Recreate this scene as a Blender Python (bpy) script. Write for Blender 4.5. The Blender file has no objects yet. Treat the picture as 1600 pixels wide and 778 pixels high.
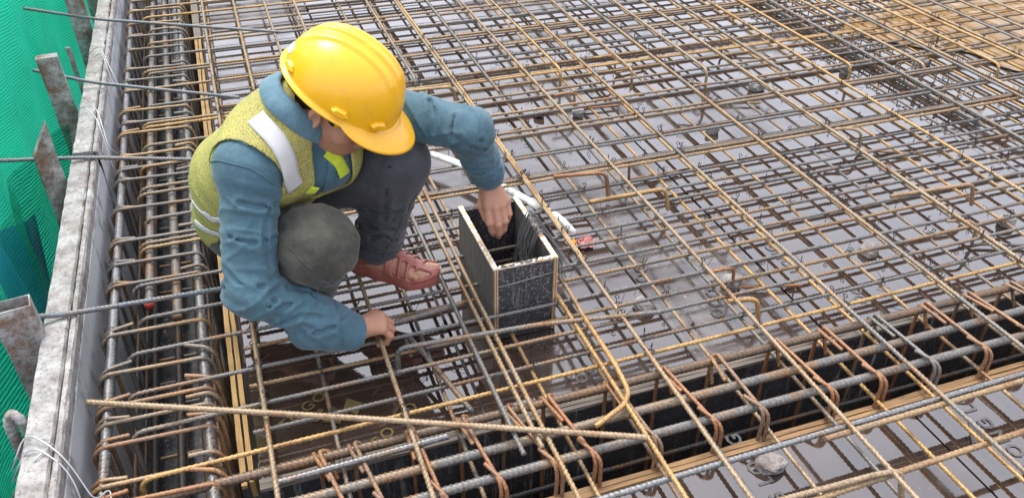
import bpy, math, random
import numpy as np
from mathutils import Matrix, Vector
random.seed(7); rng = np.random.default_rng(7)
sc = bpy.context.scene
COL = sc.collection

# ------------------------------------------------------------------ camera
cam = bpy.data.cameras.new('camera'); camo = bpy.data.objects.new('camera', cam); COL.objects.link(camo)
cam.sensor_width = 36.0; cam.lens = 29.03; cam.clip_start = 0.05; cam.clip_end = 500
RC = ((0.942885, 0.184653, -0.277255), (-0.332994, 0.545121, -0.769388), (0.009068, 0.817769, 0.575475))
M = Matrix(RC).to_4x4(); M.translation = (0, 0, 1.51); camo.matrix_world = M
sc.camera = camo

# ------------------------------------------------------------------ sky, sun, exposure
SUN_EL, SUN_AZ = math.radians(72), math.radians(-30)     # azimuth measured from +Y towards +X
world = bpy.data.worlds.new('World'); sc.world = world; world.use_nodes = True
wn = world.node_tree.nodes; wl = world.node_tree.links
sky = wn.new('ShaderNodeTexSky'); sky.sky_type = 'NISHITA'; sky.sun_disc = False
sky.sun_elevation = SUN_EL; sky.sun_rotation = SUN_AZ
sky.air_density = 1.0; sky.dust_density = 6.0; sky.ozone_density = 1.0
hs = wn.new('ShaderNodeHueSaturation'); hs.inputs['Saturation'].default_value = 0.75
wl.new(sky.outputs[0], hs.inputs['Color'])
bg = wn['Background']; bg.inputs['Strength'].default_value = 0.15
ov = wn.new('ShaderNodeMix'); ov.data_type = 'RGBA'; ov.inputs[0].default_value = 0.7     # even cloud cover over the clear sky
wl.new(hs.outputs[0], ov.inputs[6]); ov.inputs[7].default_value = (4.65, 4.70, 5.2, 1)
wl.new(ov.outputs[2], bg.inputs['Color'])
sun = bpy.data.lights.new('sun', 'SUN'); sun.energy = 1.2; sun.angle = math.radians(28); sun.color = (1, .96, .9)
suno = bpy.data.objects.new('sun', sun); COL.objects.link(suno)
sd = Vector((math.sin(SUN_AZ)*math.cos(SUN_EL), math.cos(SUN_AZ)*math.cos(SUN_EL), math.sin(SUN_EL)))
suno.rotation_euler = sd.to_track_quat('Z', 'Y').to_euler(); suno.location = (0, 0, 8)
sc.view_settings.view_transform = 'Standard'; sc.view_settings.look = 'None'
sc.view_settings.gamma = 1.0; sc.view_settings.use_curve_mapping = False
sc.view_settings.exposure = 1.55

# ------------------------------------------------------------------ material helpers
class NT:
    def __init__(s, name):
        s.m = bpy.data.materials.new(name); s.m.use_nodes = True
        s.n = s.m.node_tree.nodes; s.l = s.m.node_tree.links
        s.b = s.n['Principled BSDF']; s.out = s.n['Material Output']
        s._tc = None
    def add(s, t): return s.n.new(t)
    def tc(s, k='Object'):
        if not s._tc: s._tc = s.n.new('ShaderNodeTexCoord')
        return s._tc.outputs[k]
    def pos(s):
        g = s.n.new('ShaderNodeNewGeometry'); return g.outputs['Position']
    def scale(s, v, sx, sy, sz):
        m = s.n.new('ShaderNodeMapping'); m.inputs['Scale'].default_value = (sx, sy, sz); s.l.new(v, m.inputs['Vector']); return m.outputs[0]
    def noise(s, v, sc_, det=3, rough=.55, dist=0):
        t = s.n.new('ShaderNodeTexNoise'); t.inputs['Scale'].default_value = sc_; t.inputs['Detail'].default_value = det
        t.inputs['Roughness'].default_value = rough; t.inputs['Distortion'].default_value = dist
        s.l.new(v, t.inputs['Vector']); return t.outputs['Fac']
    def wave(s, v, sc_, axis='X', dist=0, dsc=1, prof='SIN'):
        t = s.n.new('ShaderNodeTexWave'); t.bands_direction = axis; t.wave_profile = prof
        t.inputs['Scale'].default_value = sc_; t.inputs['Distortion'].default_value = dist; t.inputs['Detail Scale'].default_value = dsc
        s.l.new(v, t.inputs['Vector']); return t.outputs['Fac']
    def voro(s, v, sc_, feat='F1'):
        t = s.n.new('ShaderNodeTexVoronoi'); t.feature = feat; t.inputs['Scale'].default_value = sc_
        s.l.new(v, t.inputs['Vector']); return t.outputs['Distance']
    def ramp(s, f, stops):
        r = s.n.new('ShaderNodeValToRGB'); e = r.color_ramp.elements
        while len(e) < len(stops): e.new(.5)
        for i, (p, c) in enumerate(stops):
            e[i].position = p; e[i].color = (c, c, c, 1) if isinstance(c, (int, float)) else (*c, 1)
        s.l.new(f, r.inputs['Fac']); return r.outputs['Color']
    def mix(s, f, a, b, mode='MIX'):
        x = s.n.new('ShaderNodeMix'); x.data_type = 'RGBA'; x.blend_type = mode
        for i, v in ((0, f), (6, a), (7, b)):
            if isinstance(v, (int, float)): x.inputs[i].default_value = v if i == 0 else (v, v, v, 1)
            elif isinstance(v, tuple): x.inputs[i].default_value = (*v, 1)
            else: s.l.new(v, x.inputs[i])
        return x.outputs[2]
    def math(s, op, a, b=0.0):
        x = s.n.new('ShaderNodeMath'); x.operation = op
        for i, v in ((0, a), (1, b)):
            if isinstance(v, (int, float)): x.inputs[i].default_value = v
            else: s.l.new(v, x.inputs[i])
        return x.outputs[0]
    def rnd(s):
        o = s.n.new('ShaderNodeObjectInfo'); return o.outputs['Random']
    def bump(s, h, strength, dist=.002, prev=None):
        b = s.n.new('ShaderNodeBump'); b.inputs['Strength'].default_value = strength; b.inputs['Distance'].default_value = dist
        s.l.new(h, b.inputs['Height'])
        if prev is not None: s.l.new(prev, b.inputs['Normal'])
        return b.outputs[0]
    def set(s, **k):
        for n, v in k.items():
            n = n.replace('_', ' ')
            inp = s.b.inputs[n]
            if isinstance(v, (int, float)): inp.default_value = v
            elif isinstance(v, tuple): inp.default_value = (*v, 1) if len(v) == 3 else v
            else: s.l.new(v, inp)
        return s.m

def plain(name, col, rough=.6, var=.25, sc_=20, bumpS=.2, **k):
    t = NT(name); f = t.noise(t.tc(), sc_, 4)
    c = t.mix(f, tuple(x*(1-var) for x in col), tuple(min(1, x*(1+var)) for x in col))
    return t.set(Base_Color=c, Roughness=rough, Normal=t.bump(t.noise(t.tc(), sc_*6, 3), bumpS, .001), **k)

def rebar_mat(name, c1, c2, c3, ribs=0, axis='X', metal=.25):
    """c1 base steel, c2 common rust, c3 bright rust; patchy along the bar"""
    t = NT(name)
    p = t.pos(); r = t.rnd()
    big = t.noise(t.scale(p, 1, 1, 1), 2.3, 2, .6)
    f = t.math('ADD', big, t.math('MULTIPLY', t.math('SUBTRACT', r, .5), .5))
    f1 = t.ramp(t.math('ADD', f, t.math('MULTIPLY', t.math('SUBTRACT', t.noise(p, 18, 4, .65), .5), .5)), [(.40, 0.0), (.60, 1.0)])
    col = t.mix(f1, c1, c2)
    sp = t.ramp(t.noise(p, 9, 4, .65), [(.50, 0.0), (.66, 1.0)])
    col = t.mix(t.math('MULTIPLY', sp, .8), col, c3)
    fine = t.noise(p, 160, 3, .6)
    col = t.mix(.8, col, t.ramp(fine, [(.28, .30), (.72, 1.35)]), 'MULTIPLY')
    nrm = t.bump(t.noise(p, 420, 2), .35, .0008)
    return t.set(Base_Color=col, Roughness=t.ramp(fine, [(.3, .30), (.7, .62)]), Metallic=metal, Normal=nrm)

MAT = {}
MAT['tan'] = rebar_mat('rebar_tan', (.29, .215, .135), (.39, .24, .09), (.20, .10, .042))
MAT['grey'] = rebar_mat('rebar_grey', (.14, .136, .13), (.215, .165, .115), (.21, .115, .055))
MAT['mixd'] = rebar_mat('rebar_mixed', (.155, .15, .14), (.30, .205, .11), (.21, .105, .045))
MAT['dark'] = rebar_mat('rebar_dark', (.075, .07, .068), (.13, .09, .06), (.17, .09, .04))
MAT['steel'] = rebar_mat('rebar_clean', (.22, .225, .23), (.17, .165, .16), (.22, .15, .10), metal=.65)
MAT['orange'] = rebar_mat('rebar_orange', (.19, .12, .075), (.26, .115, .05), (.30, .17, .075), metal=.1)
MAT['rod'] = rebar_mat('rod_bluegrey', (.13, .16, .19), (.16, .18, .20), (.22, .16, .12), metal=.4)
MAT['redend'] = plain('red_paint', (.42, .06, .04), .6)

# deck film-faced plywood, wet
def deck_mat(name, dull):
    t = NT(name); p = t.pos(); r = t.rnd()
    wet = t.ramp(t.math('ADD', t.noise(p, 1.7, 4, .6), t.math('MULTIPLY', t.math('SUBTRACT', r, .5), .22)),
                 [(.40 + dull, 1.0), (.60 + dull, 0.0)])
    dust = t.noise(p, 14, 6, .7)
    dk = t.mix(t.noise(p, 5, 4), (.016, .010, .008), (.050, .032, .024))
    grey = t.mix(dust, (.085, .076, .072), (.20, .185, .175))
    amt = t.math('MULTIPLY', t.ramp(t.noise(p, 3.1, 5, .65), [(.42, 0.0), (.68, 1.0)]), .75 if dull > -.05 else .38)
    drycol = t.mix(amt, dk, grey)
    spk = t.ramp(t.noise(p, 95, 2, .5), [(.66, 0.0), (.74, 1.0)])
    drycol = t.mix(t.math('MULTIPLY', spk, .4), drycol, (.42, .40, .38))
    col = t.mix(wet, drycol, dk)
    rough = t.mix(wet, t.ramp(t.noise(p, 22, 4, .6), [(.3, .07), (.75, .32)]), .022)
    bmp = t.bump(t.noise(p, 3.5, 2), .12, .012)
    bmp = t.bump(t.noise(p, 60, 3), .05, .002, bmp)
    return t.set(Base_Color=col, Roughness=rough, IOR=1.9, Normal=bmp, Coat_Weight=t.mix(wet, .15, 1.0), Coat_Roughness=t.mix(wet, .18, .02), Coat_IOR=1.55)
MAT['deck'] = deck_mat('wet_film_plywood', .08)
MAT['deckwet'] = deck_mat('flooded_film_plywood', .22)
MAT['deckdull'] = deck_mat('damp_film_plywood', .0)
def ply_black(name):
    t = NT(name); p = t.pos()
    scr = t.math('MULTIPLY', t.ramp(t.noise(t.scale(p, 75, 75, 5), 1, 5, .75), [(.56, 0.0), (.70, 1.0)]), t.ramp(t.noise(p, 2.6, 2), [(.42, .1), (.6, 1.0)]))
    spk = t.ramp(t.noise(p, 130, 3, .6), [(.60, 0.0), (.70, 1.0)])
    c = t.mix(t.noise(p, 9, 4), (.014, .014, .016), (.055, .054, .058))
    c = t.mix(t.math('MULTIPLY', scr, .9), c, (.42, .42, .40)); c = t.mix(t.math('MULTIPLY', spk, .35), c, (.30, .30, .31))
    return t.set(Base_Color=c, Roughness=t.ramp(t.noise(p, 12, 3), [(.3, .12), (.7, .4)]), Normal=t.bump(t.noise(p, 50, 4), .15, .002))
MAT['black'] = ply_black('black_film_board')
def box_face():
    t = NT('scuffed_black_film'); p = t.pos()
    a = t.noise(t.scale(p, 1, 1, 1), 30, 6, .7)
    spk = t.ramp(t.noise(p, 190, 3, .65), [(.58, 0.0), (.66, 1.0)])
    st = t.ramp(t.noise(t.scale(p, 120, 120, 12), 1, 4, .7), [(.54, 0.0), (.72, 1.0)])
    c = t.mix(a, (.012, .012, .015), (.05, .05, .055)); c = t.mix(t.math('MULTIPLY', spk, .55), c, (.42, .42, .44))
    c = t.mix(t.math('MULTIPLY', st, .32), c, (.34, .33, .31))
    return t.set(Base_Color=c, Roughness=.42, Normal=t.bump(a, .2, .002))
MAT['boxface'] = box_face()
def box_dust():
    t = NT('cement_dusted_film'); p = t.pos()
    st = t.ramp(t.noise(t.scale(p, 90, 90, 9), 1, 5, .7), [(.36, 0.0), (.66, 1.0)])
    c = t.mix(t.math('MULTIPLY', st, .55), t.mix(t.noise(p, 40, 5, .7), (.02, .02, .02), (.075, .073, .07)), (.15, .145, .135)); c = t.mix(t.math('MULTIPLY', t.ramp(t.noise(p, 60, 5, .7), [(.5, 0.0), (.7, 1.0)]), .3), c, (.22, .21, .20))
    return t.set(Base_Color=c, Roughness=.6, Normal=t.bump(st, .2, .001))
MAT['boxdust'] = box_dust()
def wood(name, a, b, axis=(1, 40, 40), splat=0.0):
    t = NT(name); p = t.pos()
    g = t.noise(t.scale(p, *axis), 3, 4, .7)
    c = t.mix(t.ramp(g, [(.3, 0.0), (.7, 1.0)]), a, b)
    if splat: c = t.mix(t.math('MULTIPLY', t.ramp(t.noise(p, 45, 5, .7), [(.42, 0.0), (.58, 1.0)]), splat), c, (.62, .60, .56))
    return t.set(Base_Color=c, Roughness=.75, Normal=t.bump(g, .4, .002))
MAT['plyedgeY'] = wood('plywood_edge_along', (.12, .065, .025), (.36, .22, .09), (90, 2, 260))
MAT['plyedgeX'] = wood('plywood_edge_across', (.12, .065, .03), (.36, .22, .10), (2, 90, 260))
MAT['pine'] = wood('pine_strip', (.16, .09, .03), (.42, .27, .10), (160, 3, 60))
MAT['wetpine'] = wood('grey_wood_strip', (.07, .06, .05), (.20, .17, .14), (3, 120, 60))
MAT['boxedge'] = wood('cement_splashed_plywood_edge', (.30, .17, .07), (.55, .42, .25), (8, 8, 8), .95)
MAT['boxedgev'] = wood('plywood_layers', (.25, .13, .05), (.62, .46, .28), (420, 420, 3), .25)
def concrete(name, base=.33, rust=.0):
    t = NT(name); p = t.pos()
    n1 = t.noise(p, 22, 8, .75); n2 = t.noise(p, 4, 4, .6)
    c = t.mix(t.ramp(n1, [(.32, 0.0), (.62, 1.0)]), (base*.42, base*.40, base*.38), (base*1.25, base*1.23, base*1.2))
    c = t.mix(t.math('MULTIPLY', t.ramp(n2, [(.45, 0.0), (.7, 1.0)]), .35), c, (base*.7, base*.62, base*.55))
    if rust: c = t.mix(t.math('MULTIPLY', t.ramp(t.noise(p, 8, 6, .75), [(.47, 0.0), (.60, 1.0)]), rust), c, (.16, .075, .04))
    pit = t.ramp(t.noise(p, 90, 5, .75), [(.34, 0.0), (.48, 1.0)])
    c = t.mix(.8, c, t.mix(pit, .35, 1.0), 'MULTIPLY')
    b = t.bump(t.noise(p, 55, 6, .75), .9, .006)
    return t.set(Base_Color=c, Roughness=.9, Normal=b)
MAT['conc'] = concrete('splashed_concrete', .33, .22)
MAT['concrust'] = concrete('cement_crusted_steel', .34, .9)
MAT['stone'] = concrete('broken_concrete', .26, .3)
def wallface():
    t = NT('pale_form_face'); p = t.pos()
    ch = t.ramp(t.noise(t.scale(p, 1, 1, .6), 9, 6, .75), [(.52, 0.0), (.60, 1.0)])
    c = t.mix(t.noise(p, 3, 3), (.34, .35, .37), (.46, .47, .49))
    c = t.mix(t.math('MULTIPLY', ch, .7), c, (.12, .12, .12))
    return t.set(Base_Color=c, Roughness=.55, Normal=t.bump(ch, .25, .002))
MAT['wallface'] = wallface()
MAT['wire'] = plain('tie_wire', (.05, .045, .045), .5, .3, Metallic=.5)
MAT['galv'] = plain('galvanised_wire', (.42, .43, .44), .4, .15, Metallic=.5)
MAT['pvc'] = plain('white_pvc', (.78, .78, .76), .35, .06, 30, .05)
MAT['ragR'] = plain('pink_wrapper', (.42, .17, .17), .6, .3, 30)
MAT['ragY'] = plain('orange_wrapper', (.68, .30, .03), .5, .3, 30)
MAT['print'] = plain('yellow_print', (.10, .075, .028), .3, .4, 60, .05)
MAT['printg'] = plain('grey_print', (.075, .072, .07), .25, .35, 60, .05)
MAT['dirt'] = plain('dark_ground', (.06, .05, .045), .9, .5, 3)
def puddle():
    t = NT('muddy_water'); p = t.pos()
    c = t.mix(t.noise(p, 3, 4), (.16, .095, .04), (.34, .22, .10))
    return t.set(Base_Color=c, Roughness=.10, IOR=1.33, Normal=t.bump(t.noise(p, 4, 2), .08, .01))
MAT['puddle'] = puddle()

# ------------------------------------------------------------------ mesh helpers
def link(o, parent=None):
    COL.objects.link(o)
    if parent is not None:
        o.parent = parent
        if parent.type == 'EMPTY': o.matrix_parent_inverse = Matrix.Translation(-Vector(parent.location))
    return o
def mesh(name, v, f, mat=None, smooth=True):
    me = bpy.data.meshes.new(name); me.from_pydata([tuple(map(float, x)) for x in v], [], [tuple(int(i) for i in q) for q in f])
    if mat is not None: me.materials.append(mat)
    if smooth: me.polygons.foreach_set('use_smooth', [True]*len(me.polygons))
    me.update(); return me
def ob(name, me, parent=None, loc=None):
    o = bpy.data.objects.new(name, me)
    if loc is not None: o.location = loc
    return link(o, parent)
def thing(name, label, cat, loc, group=None):
    o = bpy.data.objects.new(name, None); o.empty_display_size = .05; o.location = loc; COL.objects.link(o)
    return tag(o, label, cat, group)
def tag(o, label=None, cat=None, group=None, kind=None):
    if label: o['label'] = label
    if cat: o['category'] = cat
    if group: o['group'] = group
    if kind: o['kind'] = kind
    return o
def merge(parts):
    V, F, n = [], [], 0
    for v, f in parts:
        V += [tuple(x) for x in v]; F += [tuple(i+n for i in q) for q in f]; n += len(v)
    return V, F
def boxg(x0, x1, y0, y1, z0, z1, bev=0.0):
    if bev <= 0:
        v = [(x, y, z) for z in (z0, z1) for y in (y0, y1) for x in (x0, x1)]
        return v, [(0, 2, 3, 1), (4, 5, 7, 6), (0, 1, 5, 4), (2, 6, 7, 3), (0, 4, 6, 2), (1, 3, 7, 5)]
    b = bev; v = []
    for z, i in ((z0, 0), (z0+b, 1), (z1-b, 1), (z1, 0)):
        k = 0 if i else b
        if i: ring = [(x0, y0+b), (x0+b, y0), (x1-b, y0), (x1, y0+b), (x1, y1-b), (x1-b, y1), (x0+b, y1), (x0, y1-b)]
        else: ring = [(x0+b, y0+b*1.5), (x0+b*1.5, y0+b), (x1-b*1.5, y0+b), (x1-b, y0+b*1.5), (x1-b, y1-b*1.5), (x1-b*1.5, y1-b), (x0+b*1.5, y1-b), (x0+b, y1-b*1.5)]
        v += [(x, y, z) for x, y in ring]
    f = [tuple(range(7, -1, -1)), tuple(range(24, 32))]
    for r in range(3):
        for i in range(8): f.append((r*8+i, r*8+(i+1) % 8, (r+1)*8+(i+1) % 8, (r+1)*8+i))
    return v, f
def fillet(pts, r, n=5):
    pts = [np.array(p, float) for p in pts]; out = [pts[0]]
    for i in range(1, len(pts)-1):
        a, b, c = pts[i-1], pts[i], pts[i+1]
        u = (a-b); lu = np.linalg.norm(u); u /= lu; w = (c-b); lw = np.linalg.norm(w); w /= lw
        d = min(r, lu*.45, lw*.45)
        for k in range(n+1):
            s = k/n; out.append((1-s)**2*(b+u*d) + 2*s*(1-s)*b + s*s*(b+w*d))
    out.append(pts[-1]); return out
def tube(pts, r, sides=8, cap=True, rib=0.0, pitch=.009, slant=.35, taper=None):
    """tube along a polyline; rib > 0 gives real transverse ribs (slanted) and two lengthwise ridges"""
    P = np.array(pts, float)
    if rib > 0:
        seg = np.linalg.norm(np.diff(P, axis=0), axis=1); L = np.concatenate([[0], np.cumsum(seg)])
        n = max(3, int(L[-1]/(pitch/3))); n += (3 - n % 3) % 3
        s = np.linspace(0, L[-1], n+1); P = np.stack([np.interp(s, L, P[:, k]) for k in range(3)], 1)
    N = len(P)
    T = np.zeros_like(P); T[1:-1] = P[2:]-P[:-2]; T[0] = P[1]-P[0]; T[-1] = P[-1]-P[-2]
    T /= np.linalg.norm(T, axis=1)[:, None]+1e-12
    up = np.array([0, 0, 1.0]) if abs(T[0][2]) < .9 else np.array([1.0, 0, 0])
    U = np.zeros_like(P); u = up - T[0]*(up@T[0]); u /= np.linalg.norm(u); U[0] = u
    for i in range(1, N):
        u = u - T[i]*(u@T[i]); u /= np.linalg.norm(u)+1e-12; U[i] = u
    W = np.cross(T, U)
    th = np.arange(sides)*2*math.pi/sides
    rad = np.full((N, sides), r, float)
    off = np.zeros((N, sides))
    if rib > 0:
        rad[1::3] += rib*1.3; rad[::3] -= rib*.25
        rad += (np.abs(np.cos(th)) > .99)[None]*rib*.7
        off = np.tile(np.sin(th)*r*slant*2, (N, 1)); off[0] = 0; off[-1] = 0
    if taper is not None: rad *= np.asarray(taper)[:, None]
    V = P[:, None, :] + rad[..., None]*(np.cos(th)[None, :, None]*U[:, None] + np.sin(th)[None, :, None]*W[:, None]) + off[..., None]*T[:, None]
    V = V.reshape(-1, 3)
    i = np.arange(N-1)[:, None]*sides; j = np.arange(sides)[None]; j2 = (j+1) % sides
    F = np.stack([i+j, i+j2, i+sides+j2, i+sides+j], -1).reshape(-1, 4).tolist()
    F = [tuple(q) for q in F]
    if cap: F += [tuple(range(sides-1, -1, -1)), tuple(range((N-1)*sides, N*sides))]
    return V.tolist(), F
def wob(n, amp): # gentle bow of a hand-laid bar
    t = np.linspace(0, 1, n); a = rng.normal(size=4)
    return amp*(a[0]*np.sin(math.pi*t) + .6*a[1]*np.sin(2*math.pi*t) + .4*a[2]*np.sin(3.3*math.pi*t+a[3]))
def vnoise(p, s, seed=0):
    """cheap smooth noise -1..1 for arrays of points"""
    r = np.random.default_rng(seed); out = np.zeros(p.shape[:-1], np.float32)
    for k in range(7):
        d = r.normal(size=3); d /= np.linalg.norm(d); fr = s*(.7+.9*r.random())
        out += np.sin((p@d.astype(np.float32))*np.float32(fr)+np.float32(r.random()*6.28))
    return out/2.6

# ================================================================== SETTING
g = ob('ground', mesh('ground', [(-150, -150, -3.2), (150, -150, -3.2), (150, 150, -3.2), (-150, 150, -3.2)], [(0, 1, 2, 3)], MAT['dirt'], False)); tag(g, kind='structure')

# decks: joists below, film-faced panels on top, each panel its own piece
def deck(name, xs, ys, dulls, wets):
    root = ob(name, mesh(name, *merge([boxg(xs[0], xs[-1], y-.02, y+.02, -.10, -.02) for y in np.arange(ys[0]+.05, ys[-1], .4)]), MAT['wetpine'], False))
    tag(root, kind='structure')
    for i in range(len(xs)-1):
        for j in range(len(ys)-1):
            gx = .0032; mt = MAT['deckdull'] if (i, j) in dulls else MAT['deckwet'] if (i, j) in wets else MAT['deck']
            z = random.uniform(-.0012, .0012)
            o = ob('panel', mesh('panel', *boxg(xs[i]+gx, xs[i+1]-gx, ys[j]+gx, ys[j+1]-gx, -.018+z, z, .0015), mt, False), root)
            o.rotation_euler = (random.uniform(-.0006, .0006), random.uniform(-.0006, .0006), 0)
    return root
slab = deck('slab_deck', [-.118, .43, 1.02, 1.425, 2.645, 3.865, 5.085, 6.3], [1.345, 2.44, 4.08, 4.36, 6.8],
            {(2, 0), (2, 1), (1, 1)}, {(3, 0), (4, 0), (4, 1), (0, 0)})
near = deck('near_deck', [-.118, .43, 1.437, 2.657, 3.877, 5.1], [-.9, 1.050], set(), {(1, 0), (2, 0), (3, 0)})

# muddy water lying on the far right of the deck
def blob(cx, cy, rx, ry, n, seed, rot=0):
    r = np.random.default_rng(seed); a = np.linspace(0, 2*math.pi, n, endpoint=False)
    k = 1 + .16*np.sin(3*a+r.random()*6) + .10*np.sin(5*a+r.random()*6) + .06*np.sin(9*a+r.random()*6)
    x = rx*k*np.cos(a); y = ry*k*np.sin(a)
    return cx+x*math.cos(rot)-y*math.sin(rot), cy+x*math.sin(rot)+y*math.cos(rot)
def sheet(name, cx, cy, rx, ry, z, mat, seed, rot=0):
    x, y = blob(cx, cy, rx, ry, 64, seed, rot)
    v = [(cx, cy, z)] + [(a, b, z) for a, b in zip(x, y)]
    return ob(name, mesh(name, v, [(0, i+1, (i+1) % 64+1) for i in range(64)], mat, False))
tag(sheet('puddle', 3.75, 3.15, .62, .55, .004, MAT['puddle'], 3, .4), kind='structure')
tag(sheet('puddle', 4.6, 2.6, .55, .5, .004, MAT['puddle'], 5, .2), kind='structure')

# ------------------------------------------------------------------ beam formwork (black side boards, bottom, pale board edges)
fw = thing('beam_formwork', 'deep black board trough with pale plywood edge across the foreground', 'formwork', (1.5, 1.19, -.45))
BX0, BX1 = -.118, 5.6
ob('side_board', mesh('side_board', *boxg(BX0, BX1, 1.313, 1.326, -.45, -.006), MAT['black'], False), fw)
ob('side_board', mesh('side_board', *boxg(BX0, BX1, 1.069, 1.0815, -.45, -.004), MAT['black'], False), fw)
ob('bottom_board', mesh('bottom_board', *boxg(BX0-.4, BX1, 1.0825, 1.312, -.45, -.43), MAT['black'], False), fw)
def strip(name, p0, p1, w, z0, z1, mat, parent, seed, ax):
    """a rough-sawn edge strip along x or y with an uneven top"""
    n = 60; r = np.random.default_rng(seed); V = []
    for i in range(n+1):
        s = i/n; e = [r.normal()*.0007 for _ in range(4)]
        for (du, z, k) in ((-w/2, z0, 0), (w/2, z0, 1), (w/2, z1, 2), (-w/2, z1, 3)):
            c = p0[0]+(p1[0]-p0[0])*s, p0[1]+(p1[1]-p0[1])*s
            V.append((c[0]+(du+e[k] if ax == 'y' else 0), c[1]+(du+e[k] if ax == 'x' else 0), z+(e[k] if k > 1 else 0)))
    F = [(3, 2, 1, 0), (n*4, n*4+1, n*4+2, n*4+3)]
    for i in range(n):
        for k in range(4): F.append((i*4+k, i*4+(k+1) % 4, i*4+4+(k+1) % 4, i*4+4+k))
    return ob(name, mesh(name, V, F, mat, False), parent)
strip('edge_strip', (BX0, 1.0625), (BX1, 1.0625), .0105, -.06, .004, MAT['plyedgeX'], fw, 1, 'x')
strip('edge_strip', (BX0, 1.0755), (BX1, 1.0755), .0125, -.003, .006, MAT['plyedgeX'], fw, 2, 'x')
strip('edge_strip', (BX0, 1.3355), (BX1, 1.3355), .016, -.06, .0035, MAT['wetpine'], fw, 3, 'x')
strip('edge_strip', (BX0, 1.3195), (BX1, 1.3195), .0125, -.005, .0025, MAT['wetpine'], fw, 4, 'x')
fl = thing('edge_beam_formwork', 'black board trough with yellow pine edge along the left side', 'formwork', (-.3, 3, -.45))
for y0, y1 in ((1.345, 6.8), (-.9, 1.03)):
    ob('side_board', mesh('side_board', *boxg(-.158, -.146, y0, y1, -.45, -.006), MAT['black'], False), fl)
ob('bottom_board', mesh('bottom_board', *boxg(-.468, -.1595, -.9, 6.8, -.47, -.452), MAT['black'], False), fl)
strip('edge_strip', (-.150, 1.335), (-.150, 4.2), .0125, -.004, .006, MAT['pine'], fl, 5, 'y')
strip('edge_strip', (-.1335, 1.345), (-.1335, 4.2), .0115, -.05, .003, MAT['pine'], fl, 6, 'y')
strip('edge_strip', (-.141, 4.21), (-.141, 6.7), .034, -.05, .002, MAT['wetpine'], fl, 7, 'y')
strip('edge_strip', (-.141, -.9), (-.141, 1.03), .030, -.05, .002, MAT['wetpine'], fl, 8, 'y')
fb = thing('far_beam_formwork', 'dark narrow trough crossing under the mat at the far end of the deck', 'formwork', (2, 4.22, -.4))
# dark wet strip (a lowered board) between the two far panel rows
ob('bottom_board', mesh('bottom_board', *boxg(-.1, 6.2, 4.085, 4.355, -.12, -.10), MAT['black'], False), fb)

# ------------------------------------------------------------------ left wall: cement-splashed form in two lengths
def wall(y0, y1, label, seed):
    t = thing('form_wall', label, 'wall', (-.51, (y0+y1)/2, -.45))
    r = np.random.default_rng(seed)
    def slabpart(name, x0, x1, ztop, zbot, mat, amp):
        ny = int((y1-y0)/.03); nx = 5; V = []
        prof = [(x0, zbot), (x0, ztop-.01), (x0+.004, ztop)] + [(x0+(x1-x0)*k/nx, ztop) for k in range(1, nx)] + [(x1-.004, ztop), (x1, ztop-.008), (x1, ztop-.1), (x1, zbot)]
        ys = np.linspace(y0, y1, ny+1)
        for yv in ys:
            for (x, z) in prof:
                k = amp if z > ztop-.2 else 0
                V.append((x+r.normal()*k*.6, yv, z+r.normal()*k))
        m = len(prof); F = [tuple(range(m)), tuple(range(ny*m+m-1, ny*m-1, -1))]
        for i in range(ny):
            for k in range(m-1): F.append((i*m+k, i*m+m+k, i*m+m+k+1, i*m+k+1))
        return ob(name, mesh(name, V, F, mat, False), t)
    slabpart('outer_rib', -.552, -.4935, .2, .02, MAT['conc'], .0012)
    slabpart('face_panel_edge', -.4915, -.474, .198, .165, MAT['conc'], .0011)
    slabpart('face_panel', -.4905, -.4725, .163, -.46, MAT['wallface'], .0004)
    return t
wall(-.6, 2.688, 'cement-splashed pale form wall beside the rebar cage, the length nearer the camera', 1)
wall(2.722, 6.8, 'cement-splashed pale form wall beyond the dark slot, the length farther away', 2)

# ================================================================== REINFORCEMENT
def bar_mesh(name, L, axis, r=.0050, rib=.0010, pitch=.0125, amp=.004, hook0=None, hook1=None, mat='tan', sides=8):
    n = 24; t = np.linspace(0, L, n); w1 = wob(n, amp); w2 = wob(n, amp*.35)
    P = [(t[i], w1[i], w2[i]) if axis == 'x' else (w1[i], t[i], w2[i]) for i in range(n)]
    P = [np.array(p) for p in P]
    ax = np.array([1.0, 0, 0]) if axis == 'x' else np.array([0, 1.0, 0])
    if hook0: P = fillet([P[0]+np.array([0, 0, -hook0]), P[0]] + [P[1]], .035, 6)[:-1] + P[1:]
    if hook1: P = P[:-1] + fillet([P[-2], P[-1], P[-1]+np.array([0, 0, -hook1])], .035, 6)[1:]
    v, f = tube(P, r, sides, True, rib, pitch)
    return mesh(name, v, f, MAT[mat])
ZLA, ZLB, ZTB, ZTA = .032, .0445, .0995, .112
bot = thing('bottom_rebar_mat', 'lower tied mat of thin reinforcing bars lying just above the wet deck', 'rebar mat', (1.5, 2.5, 0))
top = thing('top_rebar_mat', 'upper tied mat of tan and grey reinforcing bars over the deck', 'rebar mat', (1.5, 2.5, .1))
lowA = [bar_mesh('bar', 7.0, 'y', mat=m) for m in ('mixd', 'grey', 'tan')]
lowB = [bar_mesh('bar', 6.6, 'x', mat=m) for m in ('mixd', 'grey', 'mixd')]
topA = [bar_mesh('bar', 7.0, 'y', mat=m, r=.0055) for m in ('tan', 'tan', 'mixd')]
topB = [bar_mesh('bar', 6.5, 'x', mat=m, hook0=.13) for m in ('mixd', 'grey', 'tan', 'mixd', 'grey')]
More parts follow.
